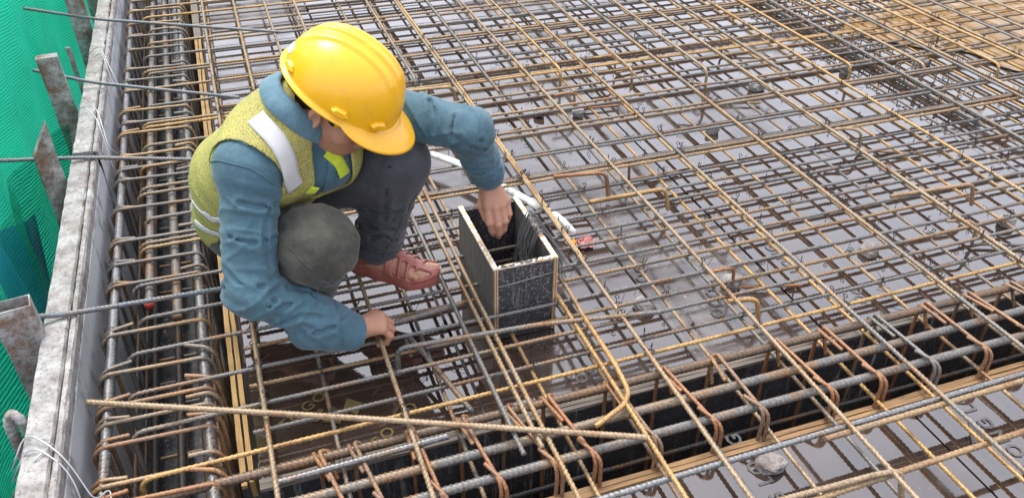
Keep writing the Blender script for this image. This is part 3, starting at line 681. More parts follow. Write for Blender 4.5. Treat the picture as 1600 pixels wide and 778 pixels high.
def net_mat(name, alpha, col, lw=.5):
    t = NT(name); t.b.inputs['Roughness'].default_value = .6
    uv = t.add('ShaderNodeUVMap').outputs[0]
    l1 = t.wave(uv, 24, 'Y', 3.0, 1.0); l2 = t.wave(uv, 34, 'X', .6, 1)
    line = t.ramp(l1, [(.30, 1.0), (.52, 0.0)]); l2r = t.ramp(l2, [(.2, 1.0), (.5, 0.0)])
    c = t.mix(t.noise(uv, 6, 3), tuple(x*.75 for x in col), tuple(x*1.25 for x in col))
    c = t.mix(t.math('MULTIPLY', line, .5), c, tuple(x*.22 for x in col)); c = t.mix(t.math('MULTIPLY', l2r, .25), c, tuple(x*.4 for x in col))
    t.set(Base_Color=c, Normal=t.bump(l1, .5, .003))
    t.b.inputs['Specular IOR Level'].default_value = .25
    tr = t.add('ShaderNodeBsdfTranslucent'); t.l.new(c, tr.inputs[0])
    mx = t.add('ShaderNodeMixShader'); mx.inputs[0].default_value = .5; t.l.new(t.b.outputs[0], mx.inputs[1]); t.l.new(tr.outputs[0], mx.inputs[2])
    tp = t.add('ShaderNodeBsdfTransparent'); m2 = t.add('ShaderNodeMixShader')
    hole = t.math('MULTIPLY', t.math('SUBTRACT', 1.0, t.math('MULTIPLY', line, .85)), 1-alpha)
    t.l.new(hole, m2.inputs[0]); t.l.new(mx.outputs[0], m2.inputs[1]); t.l.new(tp.outputs[0], m2.inputs[2]); t.l.new(m2.outputs[0], t.out.inputs[0])
    return t.m
def curtain(name, fn, nu, nv, mat, label, us=3.0, vs=1.0):
    V = []; 
    for j in range(nv+1):
        for i in range(nu+1): V.append(fn(i/nu, j/nv))
    F = [(j*(nu+1)+i, j*(nu+1)+i+1, (j+1)*(nu+1)+i+1, (j+1)*(nu+1)+i) for j in range(nv) for i in range(nu)]
    me = mesh(name, V, F, mat); uvl = me.uv_layers.new(name='UVMap')
    uv = np.zeros((len(me.loops), 2), np.float32); vi = np.zeros(len(me.loops), np.int32); me.loops.foreach_get('vertex_index', vi)
    uv[:, 0] = (vi % (nu+1))/nu*us; uv[:, 1] = (vi//(nu+1))/nv*vs
    uvl.data.foreach_set('uv', uv.ravel())
    o = ob(name, me); return tag(o, label, 'net')
def net1(s, t):
    y = 1.6+s*6.0; z = 1.6-t*4.4
    fold = .05*math.sin(y*5.1+.8*math.sin(z*2.2)) + .025*math.sin(y*11+z*2.5) + .012*math.sin(y*23-z*4)
    x = -.86 - .10*t + fold - .06*max(0, z)
    if z < .1: x += -.05*(z-.1)
    return (x-.10*min(1, max(0, 3.4-y)), y, z)
curtain('debris_net', net1, 240, 90, net_mat('green_net', .96, (.018, .60, .36)), 'bright green debris netting hanging in folds outside the form wall', 6.0, 4.4)
def net2(s, t):
    y = .7+s*2.5; z = .26-.16*max(0, y-2.2)-t*1.9
    fold = .06*math.sin(y*6+1.0+.5*z) + .03*math.sin(y*14-z*3)
    x = -.675 - .05*t + .6*fold - .02*math.sin(z*7+y*3)
    return (x, y, z)
curtain('loose_net', net2, 120, 60, net_mat('thin_green_net', .30, (.008, .34, .20)), 'thin green net with blue sheet showing through, behind the hollow post', 2.6, 1.9)
def tarp(s, t):
    y = 2.30+s*.62; z = .14-.25*s-t*.75
    return (-.775+.03*math.sin(y*9+z*4)+.015*math.sin(y*21), y, z)
tg = curtain('tarpaulin', tarp, 60, 30, plain('blue_sheet', (.03, .30, .85), .45, .3, 8), 'blue plastic sheet behind the thin green net at lower left'); tg['category'] = 'tarpaulin'

# ================================================================== THE WORKER
# signed-distance modelling: shapes are smooth unions of tapered capsules and ellipsoids, meshed with surface nets
F32 = np.float32
def A3(*p): return np.array(p, F32)
def cone(P, a, b, ra, rb):
    a = A3(*a); b = A3(*b); ab = b-a; t = np.clip(((P-a)@ab)/(ab@ab+1e-9), 0, 1)
    return np.linalg.norm(P-a-t[..., None]*ab, axis=-1)-(ra+(rb-ra)*t)
def ell(P, c, r, ax=None):
    q = P-A3(*c)
    if ax is not None: q = q@np.array(ax, F32).T
    r = A3(*r); k0 = np.linalg.norm(q/r, axis=-1); k1 = np.linalg.norm(q/(r*r), axis=-1)
    return k0*(k0-1)/(k1+1e-6)
def smin(k, *ds):
    d = ds[0]
    for e in ds[1:]:
        h = np.clip(.5+.5*(e-d)/k, 0, 1); d = e*(1-h)+d*h-k*h*(1-h)
    return d
def smax(k, a, b): return -smin(k, -a, -b)
def nets(fn, lo, hi, h):
    lo = np.array(lo, float); n = np.maximum(4, np.ceil((np.array(hi, float)-lo)/h).astype(int)+1)
    xs, ys, zs = [(lo[k]+np.arange(n[k])*h).astype(F32) for k in range(3)]
    vol = np.empty(n, F32); st = max(1, int(600000/(n[1]*n[2])))
    for i in range(0, n[0], st):
        X, Y, Z = np.meshgrid(xs[i:i+st], ys, zs, indexing='ij'); vol[i:i+st] = fn(np.stack([X, Y, Z], -1))
    ins = vol < 0
    c = [ins[a:n[0]-1+a, b:n[1]-1+b, d:n[2]-1+d] for a in (0, 1) for b in (0, 1) for d in (0, 1)]
    s = sum(x.astype(np.int8) for x in c); act = (s > 0) & (s < 8); idx = np.argwhere(act)
    im = -np.ones(act.shape, np.int64); im[act] = np.arange(len(idx))
    acc = np.zeros((len(idx), 3)); cnt = np.zeros(len(idx))
    crn = [(a, b, d) for a in (0, 1) for b in (0, 1) for d in (0, 1)]
    val = {q: vol[idx[:, 0]+q[0], idx[:, 1]+q[1], idx[:, 2]+q[2]] for q in crn}
    for q in crn:
        for k in range(3):
            if q[k] == 0:
                w = list(q); w[k] = 1; w = tuple(w); a, b = val[q], val[w]; m = (a < 0) != (b < 0)
                t = np.where(m, a/(a-b+1e-12), 0); p = np.tile(np.array(q, float), (len(idx), 1)); p[:, k] += t
                acc[m] += p[m]; cnt[m] += 1
    V = lo+(idx+acc/cnt[:, None])*h; Fs = []
    for k in range(3):
        u, w = [(1, 2), (2, 0), (0, 1)][k]
        sl0 = [slice(None)]*3; sl1 = [slice(None)]*3; sl0[k] = slice(0, -1); sl1[k] = slice(1, None)
        df = ins[tuple(sl0)] != ins[tuple(sl1)]; e = np.argwhere(df)
        e = e[(e[:, u] > 0) & (e[:, w] > 0) & (e[:, u] < n[u]-1) & (e[:, w] < n[w]-1)]
        a0 = ins[tuple(e.T)]; q = []
        for du, dw in ((-1, -1), (0, -1), (0, 0), (-1, 0)):
            g_ = e.copy(); g_[:, u] += du; g_[:, w] += dw; q.append(im[tuple(g_.T)])
        q = np.stack(q, 1); q[~a0] = q[~a0][:, ::-1]; Fs.append(q)
    return V, np.concatenate(Fs)
def sdf_mesh(name, fn, lo, hi, h, mat, parent):
    v, f = nets(fn, lo, hi, h); me = bpy.data.meshes.new(name); me.from_pydata(v.tolist(), [], f.tolist())
    me.polygons.foreach_set('use_smooth', [True]*len(me.polygons)); me.materials.append(mat); me.update()
    return ob(name, me, parent)
def grad(fn, P, e=.002):
    g_ = np.stack([fn(P+A3(*(e*np.eye(3)[k])))-fn(P-A3(*(e*np.eye(3)[k]))) for k in range(3)], -1); return g_/(np.linalg.norm(g_, axis=-1, keepdims=True)+1e-9)
def ribbon(name, fn, pts, width, off, mat, parent, wdir=None, n=40, m=5, th=.0012):
    """a strip of cloth laid onto the surface fn = off along pts"""
    pts = np.array(pts, float); L = np.concatenate([[0], np.cumsum(np.linalg.norm(np.diff(pts, axis=0), axis=1))]); s = np.linspace(0, L[-1], n)
    C = np.stack([np.interp(s, L, pts[:, k]) for k in range(3)], 1).astype(F32)
    for _ in range(6): C = (C-(fn(C)-off)[:, None]*grad(fn, C)).astype(F32)
    N = grad(fn, C); T = np.gradient(C, axis=0); T /= np.linalg.norm(T, axis=1, keepdims=True); W = np.cross(N, T)
    V = []; 
    for k in range(m):
        Q = (C+W*width*(k/(m-1)-.5)).astype(F32)
        for _ in range(4): Q = (Q-(fn(Q)-off)[:, None]*grad(fn, Q)).astype(F32)
        V.append(Q)
    V = np.stack(V, 1).reshape(-1, 3); F = [(i*m+k, (i+1)*m+k, (i+1)*m+k+1, i*m+k+1) for i in range(n-1) for k in range(m-1)]
    o = ob(name, mesh(name, V, F, mat), parent); md = o.modifiers.new('thick', 'SOLIDIFY'); md.thickness = th*2; md.offset = 0; return o

def cloth(name, c1, c2, weave=900, rough=.85, dirt=None, fold=.22, damt=.45):
    t = NT(name); p = t.pos()
    c = t.mix(t.ramp(t.noise(p, 9, 4, .6), [(.3, 0.0), (.7, 1.0)]), c1, c2)
    if dirt: c = t.mix(t.math('MULTIPLY', t.ramp(t.noise(p, 14, 6, .7), [(.45, 0.0), (.7, 1.0)]), damt), c, dirt)
    c = t.mix(.5, c, t.ramp(t.noise(p, weave*.5, 2), [(.3, .5), (.7, 1.4)]), 'MULTIPLY'); c = t.mix(.5, c, t.ramp(t.noise(p, 45, 4, .65), [(.3, .65), (.7, 1.25)]), 'MULTIPLY')
    b = t.bump(t.noise(p, 26, 3, .5, .6), fold, .006); b = t.bump(t.noise(p, weave, 2), .25, .0006, b)
    return t.set(Base_Color=c, Roughness=rough, Normal=b, Sheen_Weight=.15)
MAT['shirt'] = cloth('blue_work_shirt', (.036, .088, .122), (.055, .120, .160), dirt=(.028, .098, .112))
MAT['collar'] = cloth('faded_collar', (.07, .15, .20), (.10, .19, .24))
MAT['trous'] = cloth('dark_work_trousers', (.024, .025, .019), (.042, .043, .033), dirt=(.10, .092, .070), fold=.8, damt=.5)
MAT['trousL'] = cloth('navy_trousers', (.022, .026, .034), (.042, .047, .058), dirt=(.06, .057, .052), fold=.8, damt=.5)
def vestm():
    t = NT('yellow_mesh_vest'); p = t.pos()
    h = t.voro(p, 310)
    c = t.mix(t.noise(p, 7, 4), (.34, .315, .085), (.42, .385, .11)); c = t.mix(t.math('MULTIPLY', t.ramp(t.noise(p, 12, 5, .7), [(.45, 0.0), (.7, 1.0)]), .5), c, (.27, .23, .10))
    c = t.mix(t.ramp(h, [(.40, 0.0), (.80, .75)]), c, (.13, .13, .035))
    return t.set(Base_Color=c, Roughness=.85, Normal=t.bump(h, -.5, .0012, t.bump(t.noise(p, 30, 4, .6, 1.0), .35, .006)))
MAT['vest'] = vestm()
MAT['lime'] = cloth('lime_trim', (.42, .52, .02), (.50, .60, .03))
MAT['refl'] = plain('silver_reflective_tape', (.50, .50, .50), .35, .22, 18, .4)
def skinm(name, a, b):
    t = NT(name); p = t.pos()
    c = t.mix(t.noise(p, 24, 4), a, b); c = t.mix(.3, c, t.ramp(t.noise(p, 300, 3), [(.3, .7), (.7, 1.2)]), 'MULTIPLY')
    t.b.inputs['Subsurface Radius'].default_value = (.008, .003, .0015)
    return t.set(Base_Color=c, Roughness=.5, Subsurface_Weight=.15, Subsurface_Scale=1.0, Normal=t.bump(t.noise(p, 220, 4), .25, .0012))
MAT['skin'] = skinm('skin', (.33, .16, .10), (.43, .22, .14))
def helm():
    t = NT('yellow_helmet_plastic'); p = t.tc()
    c = t.mix(t.noise(p, 9, 3), (.70, .345, .002), (.78, .41, .003))
    sc1 = t.ramp(t.noise(t.scale(p, 90, 260, 150), 1, 4, .7), [(.70, 0.0), (.76, 1.0)])
    c = t.mix(t.math('MULTIPLY', sc1, .5), c, (.20, .12, .03)); c = t.mix(t.math('MULTIPLY', t.ramp(t.noise(p, 22, 6, .75), [(.52, 0.0), (.72, 1.0)]), .28), c, (.35, .22, .05))
    return t.set(Base_Color=c, Roughness=t.ramp(t.noise(p, 40, 4), [(.3, .22), (.7, .42)]), Coat_Weight=.25, Coat_Roughness=.2, Subsurface_Weight=.05)
MAT['helmet'] = helm()
def sandalm():
    t = NT('red_brown_sandal_plastic'); p = t.pos()
    c = t.mix(t.noise(p, 16, 4), (.25, .072, .055), (.32, .10, .082)); c = t.mix(t.math('MULTIPLY', t.ramp(t.noise(p, 60, 5, .7), [(.5, 0.0), (.7, 1.0)]), .35), c, (.30, .16, .13))
    return t.set(Base_Color=c, Roughness=.38, Normal=t.bump(t.noise(p, 90, 3), .2, .001))
MAT['sandal'] = sandalm()
MAT['hair'] = plain('black_hair', (.012, .010, .010), .5, .4, 120, .6)
MAT['white'] = plain('white_badge', (.8, .8, .8), .3, .05)

man = thing('person', 'worker in yellow hard hat, blue shirt and mesh vest crouching on the mat', 'person', (.12, 1.88, .12))
# joints
Rsh, Rel, Rwr = (-.012, 1.705, .598), (-.056, 1.612, .328), (.166, 1.592, .172)
Lsh, Lel, Lwr = (.262, 1.868, .64), (.510, 1.735, .592), (.590, 1.835, .388)
Cn = (.100, 1.772, .668)
# ---- shirt
Sd = np.array(Lsh)-np.array(Rsh); Sd /= np.linalg.norm(Sd)
def off(c, k): return tuple(np.array(c)+Sd*k)
HIP, MIDT, CHE = (-.018, 1.985, .335), (.022, 1.915, .475), (.080, 1.815, .575)
def torso(P, e=0.0):
    d = smin(.05, cone(P, off(HIP, -.045), off(MIDT, -.05), .106, .110), cone(P, off(HIP, .045), off(MIDT, .05), .110, .114))
    d = smin(.05, d, cone(P, off(MIDT, -.05), off(CHE, -.055), .110, .106), cone(P, off(MIDT, .05), off(CHE, .055), .114, .108))
    d = smin(.05, d, cone(P, (.06, 1.80, .63), (.16, 1.80, .55), .075, .085))
    return smin(.045, d, cone(P, Rsh, Cn, .072, .062), cone(P, Cn, Lsh, .062, .072)) - e
def folds(P, c, R, axis, wl, amp, seed):
    """creases: stretched ridged noise, strong near c and fading out with distance"""
    q = P-A3(*c); r2 = (q*q).sum(-1); ax = A3(*axis); ax = ax/np.linalg.norm(ax)
    s = F32(2*math.pi/wl*.22); Q = (P + .012*np.stack([vnoise(P, 18, seed+50), vnoise(P, 18, seed+51), vnoise(P, 18, seed+52)], -1))
    Q = Q + ax*((Q@ax)*3.2)[..., None]
    n = vnoise(Q, s*1.1, seed); rg = 1-np.minimum(1, np.abs(n)*1.35); return amp*np.exp(-r2/(R*R))*(.45-1.9*rg*rg)
def near(P, d, fn, lim=.028):
    m = np.abs(d) < lim; d = d.copy(); d[m] += fn(P[m]); return d
def grooves(P, lines, amp, w=.006):
    out = np.zeros(P.shape[:-1], F32)
    for l in lines:
        dd = np.minimum.reduce([cone(P, l[i], l[i+1], 0, 0) for i in range(len(l)-1)])
        out += amp*np.exp(-(dd/w)**2) - .6*amp*np.exp(-((dd-2*w)/(1.1*w))**2)
    return out
GK = [[(.0346, 1.6082, .4106), (.088, 1.5605, .4094), (.13, 1.570, .36)], [(.0343, 1.6311, .3491), (.0706, 1.5817, .3624), (.10, 1.59, .33)], [(.0438, 1.6171, .4469), (.0819, 1.5881, .4626), (.1064, 1.564, .4381)], [(.0489, 1.6609, .4654), (.0895, 1.6538, .484), (.1321, 1.6454, .4856)], [(.1897, 1.6167, .4241), (.1691, 1.5818, .3884)], [(.1033, 1.5585, .4196), (.1293, 1.5592, .3952), (.1687, 1.59, .37)]]
GR = [[(-.105, 1.60, .41), (-.078, 1.5809, .384), (-.0301, 1.5661, .3692)], [(-.105, 1.60, .36), (-.0706, 1.5651, .3539), (-.009, 1.5592, .3286)], [(-.0563, 1.5573, .3422), (.0015, 1.5536, .3076), (.0807, 1.6073, .298)], [(-.0187, 1.5623, .2623), (.0399, 1.5488, .2764), (.1112, 1.5523, .2485)], [(-.0415, 1.6265, .5555), (-.0041, 1.6203, .5403), (.034, 1.6474, .5281)], [(-.073, 1.6186, .4803), (-.0318, 1.5958, .4689), (.0171, 1.6158, .4589)], [(.0145, 1.6255, .525), (-.0092, 1.5979, .4625), (-.0024, 1.5864, .3984)], [(.0242, 1.5865, .337), (.0584, 1.5926, .3145), (.0976, 1.5832, .2828)], [(.0621, 1.5442, .2251), (.0994, 1.5415, .2269), (.1437, 1.5683, .2429)]]
GL = [[(.4251, 1.7675, .664), (.4255, 1.726, .6415), (.4142, 1.7134, .607)], [(.4727, 1.7156, .639), (.4535, 1.6925, .594)], [(.4848, 1.7138, .638), (.4875, 1.683, .610), (.521, 1.6794, .5895)], [(.4956, 1.6754, .5786), (.5329, 1.6928, .5545)], [(.4915, 1.7204, .5017), (.5304, 1.7128, .4951), (.5706, 1.7332, .4899)]]
GT = [[(.2552, 1.7945, .3739), (.2903, 1.7647, .3752), (.3303, 1.7576, .3809)], [(.2489, 1.8095, .3268), (.2976, 1.7811, .3184), (.34, 1.80, .31)], [(.2582, 1.8071, .2861), (.2894, 1.7883, .3015), (.3155, 1.8002, .274)], [(.3099, 1.725, .5318), (.2989, 1.7377, .4552), (.2901, 1.7682, .3634)]]
def armR(P):
    d = smin(.035, cone(P, Rsh, Rel, .066, .058), cone(P, Rel, (.115, 1.592, .205), .056, .053))
    d = smin(.02, d, cone(P, (.06, 1.590, .20), (.155, 1.588, .168), .052, .049))
    return d
def armL(P):
    d = smin(.03, cone(P, Lsh, Lel, .066, .053), cone(P, Lel, (.580, 1.822, .415), .053, .048)); return d
def shirt(P):
    dR, dL = armR(P), armL(P)
    # cuffs end squarely
    aR = A3(*Rwr)-A3(.10, 1.594, .21); aR /= np.linalg.norm(aR); dR = smax(.006, dR, (P-A3(.176, 1.592, .166))@aR)
    aL = A3(*Lwr)-A3(*Lel); aL /= np.linalg.norm(aL); dL = smax(.006, dL, (P-A3(.586, 1.833, .388))@aL)
    d = smin(.03, torso(P), dR, dL)
    d = smax(.01, d, -(cone(P, Cn, (.215, 1.755, .72), .052, .062)))
    d = near(P, d, lambda P: folds(P, Rel, .13, (.4, -.1, -.9), .050, .0050, 3) + folds(P, (.04, 1.60, .25), .11, (.8, 0, .55), .046, .0045, 4) + folds(P, (-.02, 1.67, .48), .13, (.45, .2, .85), .065, .0040, 5) + folds(P, Lel, .10, (.6, .3, -.7), .05, .0045, 6) + folds(P, (.36, 1.80, .62), .11, (.8, -.4, .3), .065, .0050, 7) + folds(P, (.56, 1.79, .47), .09, (.3, .3, -.9), .045, .0060, 8) + .0022*vnoise(P, 24, 9) + .0012*vnoise(P, 55, 10) + grooves(P, GR+GL, .0068))
    return d
sh = sdf_mesh('shirt', shirt, (-.24, 1.48, .08), (.68, 2.16, .78), .0042, MAT['shirt'], man)
# ---- vest over the shirt
TA = np.array(CHE)-np.array(HIP); TA /= np.linalg.norm(TA)
def vsurf(P): return near(P, torso(P, .0115), lambda P: .45*folds(P, (-.04, 1.85, .45), .16, (.5, -.4, .7), .08, .006, 12) - .0010*vnoise(P, 24, 13))
def vest(P):
    d = vsurf(P)
    d = np.maximum(d, -(torso(P, .003)))
    d = smax(.006, d, -cone(P, (-.020, 1.690, .592), (-.10, 1.60, .48), .084, .10))
    d = smax(.006, d, -cone(P, (.29, 1.875, .64), (.42, 1.80, .55), .078, .10))
    d = smax(.006, d, -cone(P, Cn, (.225, 1.745, .70), .066, .080))
    d = smax(.006, d, -cone(P, (.175, 1.715, .62), (.165, 1.74, .40), .048, .050))
    d = np.maximum(d, -((P-A3(*HIP))@A3(*TA)+.165))
    return d
ve = sdf_mesh('vest', vest, (-.24, 1.60, .12), (.36, 2.16, .76), .0036, MAT['vest'], man)
# separate strips: reflective tape, lime trim, seams
ribbon('reflective_tape', vsurf, [(.030, 1.72, .70), (.062, 1.675, .64), (.090, 1.64, .575), (.105, 1.63, .52)], .042, .0022, MAT['refl'], ve)
ribbon('reflective_tape', vsurf, [(-.18, 1.86, .44), (-.13, 1.79, .42), (-.07, 1.755, .42)], .020, .0022, MAT['refl'], ve)
ribbon('reflective_tape', vsurf, [(-.18, 1.90, .36), (-.14, 1.82, .345), (-.08, 1.79, .34)], .020, .0022, MAT['refl'], ve)
ribbon('lime_strip', shirt, [(-.050, 1.735, .655), (-.075, 1.735, .61), (-.085, 1.735, .57)], .016, .0020, MAT['lime'], sh)
ribbon('lime_strip', shirt, [(.165, 1.72, .60), (.19, 1.715, .57), (.20, 1.72, .53)], .030, .0025, MAT['lime'], sh)
ribbon('lime_strip', vsurf, [(.11, 1.70, .52), (.13, 1.69, .50)], .026, .0022, MAT['lime'], ve, n=12)
ribbon('yoke_seam', shirt, [(-.09, 1.745, .60), (-.055, 1.675, .635), (-.005, 1.645, .625), (.03, 1.65, .58)], .0035, .0006, MAT['shirt'], sh, m=3)
ribbon('epaulette', shirt, [(-.035, 1.725, .665), (-.012, 1.70, .668), (.005, 1.685, .655)], .022, .0022, MAT['collar'], sh, n=16)
ribbon('front_placket', shirt, [(.178, 1.73, .60), (.165, 1.71, .54), (.155, 1.71, .47)], .022, .0022, MAT['shirt'], sh)
ribbon('cuff_seam', shirt, [(.125, 1.592+.06*math.cos(a), .195+.06*math.sin(a)) for a in np.linspace(-.6, 3.6, 16)], .003, .0004, MAT['shirt'], sh, m=3)
# collar: folded band round the neck
hf = Vector((.70, -.44, -.56)).normalized(); hu = (Vector((0, 0, 1))-hf*hf.z).normalized(); hl = hu.cross(hf)
na = (Vector((.60, -.16, .74))).normalized(); nf = (hf-na*hf.dot(na)).normalized(); nl = na.cross(nf)
V = []; K = 36; prof = [(.062, -.03), (.064, .026), (.068, .034), (.075, .031), (.087, .012), (.095, -.008), (.093, -.011), (.083, .008), (.072, .027)]
for i in range(K+1):
    a = math.radians(26+i/K*308)
    for (r_, h_) in prof:
        k = 1+.05*math.sin(a*3+1); fall = -.018*max(0, math.cos(a))
        p = Vector(Cn)+na*.040+nf*(math.cos(a)*r_*k*1.05-.002)+nl*(math.sin(a)*r_*k)+na*(h_+fall)
        V.append(tuple(p))
m_ = len(prof); Fc = [(i*m_+k, i*m_+k+1, (i+1)*m_+k+1, (i+1)*m_+k) for i in range(K) for k in range(m_-1)]
ob('collar', mesh('collar', V, Fc, MAT['collar']), sh)
# ---- trousers
RK, RA, LK, LA = (.112, 1.640, .405), (-.040, 1.905, .185), (.340, 1.792, .505), (.284, 1.885, .205)
def trR(P):
    d = smin(.04, cone(P, (-.05, 1.935, .31), RK, .098, .083), cone(P, RK, RA, .080, .058))
    d = smin(.03, d, cone(P, (.105, 1.655, .40), (.02, 1.80, .29), .078, .07), cone(P, (.112, 1.645, .39), (.085, 1.715, .235), .078, .060))
    return near(P, d, lambda P: folds(P, (.02, 1.74, .33), .10, (.6, -.6, .5), .06, .008, 21) + folds(P, (.10, 1.62, .33), .10, (.75, .2, .5), .07, .0045, 27) + folds(P, (.06, 1.66, .44), .10, (.8, .2, .3), .07, .0045, 28) + .0025*vnoise(P, 20, 22) + .0012*vnoise(P, 52, 23) + grooves(P, GK, .0085, .007))
def trL(P):
    d = smin(.04, cone(P, (.03, 2.03, .34), LK, .100, .073), cone(P, LK, LA, .074, .063))
    a = A3(*LA)-A3(*LK); a /= np.linalg.norm(a); t = (P-A3(*LA))@a
    d = d-.004*np.exp(-((t+.012)/.012)**2)
    d = smax(.006, d, (P-A3(.274, 1.892, .185))@a)
    return near(P, d, lambda P: folds(P, (.29, 1.872, .25), .07, (.1, -.1, 1), .04, .0085, 24) + folds(P, (.30, 1.83, .42), .09, (.5, .2, .6), .07, .007, 25) + .0022*vnoise(P, 22, 26) + grooves(P, GT, .0085, .007))
def pel(P): return smin(.05, cone(P, (-.05, 1.945, .31), (.04, 2.03, .34), .098, .098), cone(P, HIP, (-.02, 1.99, .28), .098, .095))
tr = sdf_mesh('trousers', lambda P: smin(.03, trR(P), pel(P)), (-.25, 1.5, .09), (.28, 2.2, .56), .0045, MAT['trous'], man)
sdf_mesh('left_trouser_leg', trL, (-.10, 1.66, .13), (.46, 2.18, .62), .0045, MAT['trousL'], tr)
ribbon('side_seam', trL, [(.38, 1.76, .44), (.33, 1.80, .36), (.30, 1.83, .27), (.285, 1.85, .21)], .005, .0010, MAT['collar'] if False else MAT['trous'], tr, m=3)
# ---- body: head and neck, hands, feet and the hidden trunk and limbs in one mesh
HC = Vector((.200, 1.756, .704)); HAX = [list(hf), list(hl), list(hu)]
def loc(P): return (P-A3(*HC))@np.array(HAX, F32).T
def head(P):
    q = loc(P); qm = q.copy(); qm[..., 1] = np.abs(qm[..., 1])
    d = ell(q, (-.012, 0, .022), (.100, .078, .096))
    d = smin(.03, d, ell(q, (.032, 0, -.050), (.064, .058, .078)))
    d = smin(.02, d, cone(qm, (.005, .055, -.060), (.066, .014, -.108), .020, .017), cone(qm, (.058, .040, -.036), (.070, .022, -.066), .026, .022))
    d = smin(.012, d, cone(q, (.086, 0, .004), (.112, 0, -.044), .008, .0125), cone(qm, (.100, .013, -.047), (.098, .015, -.049), .008, .008))
    d = smin(.012, d, cone(qm, (.084, .010, .018), (.074, .048, .016), .010, .008))
    d = smin(.008, d, cone(qm, (.094, 0, -.075), (.084, .024, -.079), .0075, .004), cone(qm, (.092, 0, -.087), (.082, .022, -.085), .0085, .004))
    d = smax(.006, d, -ell(qm, (.100, .033, -.002), (.014, .015, .008)))
    d = smin(.003, d, ell(qm, (.080, .033, -.003), (.013, .014, .013)))
    er = smax(.003, ell(qm, (-.008, .081, -.016), (.018, .011, .030)), -ell(qm, (-.003, .091, -.012), (.010, .007, .019)))
    d = smin(.006, d, er)
    nk = cone(P, tuple(HC-hf*.035-hu*.05), Cn, .056, .060); nk2 = cone(P, Cn, (.06, 1.82, .60), .062, .08)
    return smin(.025, d, nk, nk2)
def handL(P):
    P = P-A3(-.002, 0, .018)
    W = (.590, 1.835, .365)
    mc = [(.578, 1.800, .305), (.598, 1.794, .300), (.618, 1.797, .301), (.635, 1.806, .307)]
    pi = [(.578, 1.778, .262), (.600, 1.772, .256), (.621, 1.777, .260), (.638, 1.790, .272)]
    di = [(.586, 1.783, .232), (.604, 1.777, .224), (.620, 1.783, .230), (.634, 1.797, .247)]
    ti = [(.592, 1.792, .214), (.606, 1.788, .206), (.618, 1.793, .213), (.629, 1.803, .231)]
    d = cone(P, Lel, W, .04, .028)
    for k in range(4): d = smin(.014, d, cone(P, W, mc[k], .020, .0125))
    for k in range(4):
        r = (.0098, .0102, .0096, .0086)[k]
        f_ = smin(.003, cone(P, mc[k], pi[k], r*1.12, r), cone(P, pi[k], di[k], r, r*.92), cone(P, di[k], ti[k], r*.92, r*.80)); d = smin(.0045, d, f_)
    tb = smin(.004, cone(P, (.583, 1.832, .345), (.568, 1.818, .295), .016, .0125), cone(P, (.568, 1.818, .295), (.577, 1.806, .262), .0118, .0108), cone(P, (.577, 1.806, .262), (.588, 1.800, .238), .0105, .0088))
    return smin(.006, d, tb)
def handR(P):
    W = (.168, 1.592, .170)
    mc = [(.226, 1.652, .156), (.234, 1.633, .160), (.235, 1.612, .157), (.229, 1.594, .150)]
    pi = [(.250, 1.658, .128), (.259, 1.637, .128), (.258, 1.614, .126), (.249, 1.594, .122)]
    di = [(.240, 1.658, .103), (.246, 1.637, .100), (.245, 1.615, .100), (.238, 1.597, .101)]
    ti = [(.220, 1.656, .098), (.224, 1.636, .096), (.223, 1.615, .096), (.219, 1.598, .098)]
    d = cone(P, Rel, W, .04, .029)
    for k in range(4): d = smin(.014, d, cone(P, W, mc[k], .022, .0135))
    for k in range(4):
        r = (.0100, .0104, .0098, .0088)[k]
        f_ = smin(.003, cone(P, mc[k], pi[k], r*1.12, r), cone(P, pi[k], di[k], r, r*.95), cone(P, di[k], ti[k], r*.95, r*.85)); d = smin(.0045, d, f_)
    tb = smin(.004, cone(P, (.180, 1.615, .165), (.203, 1.655, .142), .017, .0125), cone(P, (.203, 1.655, .142), (.218, 1.672, .120), .0118, .0108), cone(P, (.218, 1.672, .120), (.236, 1.668, .103), .0105, .0088))
    return smin(.006, d, tb)
FD = np.array((.772, -.636, 0)); FLD = np.array((.636, .772, 0))
def footf(org):
    O = A3(*org); AX = np.array([FD, FLD, (0, 0, 1)], F32)
    def f(P, lf=1.0):
        q = (P-O)@AX.T; q[..., 1] *= lf
        d = smin(.02, cone(q, (.036, 0, .045), (.10, .0, .055), .031, .033), cone(q, (.10, 0, .055), (.185, .016, .036), .034, .024), cone(q, (.05, -.004, .036), (.185, -.022, .032), .028, .020))
        d = smin(.02, d, cone(q, (.075, 0, .07), (.068, 0, .15), .036, .036))
        for k, (x, y, r) in enumerate(((.252, .030, .0125), (.254, .008, .0095), (.245, -.009, .009), (.233, -.024, .0085), (.218, -.038, .008))):
            d = smin(.006, d, cone(q, (.185, .016-.011*k*1.0, .034), (x, y, .034), .015, r))
        return d
    return f, O, AX
LO_, RO_ = (.212, 1.932, .121), (-.098, 1.962, .121)
ftL, OL, AXF = footf(LO_); ftR, OR, _ = footf(RO_)
def trunk(P):
    d = smin(.04, torso(P, -.014), cone(P, Rsh, Rel, .052, .044), cone(P, Rel, Rwr, .044, .030), cone(P, Lsh, Lel, .052, .044), cone(P, Lel, Lwr, .044, .030))
    return smin(.04, d, cone(P, (-.04, 1.935, .31), RK, .075, .064), cone(P, RK, RA, .062, .042), cone(P, (.04, 2.02, .34), LK, .075, .062), cone(P, LK, LA, .060, .042))
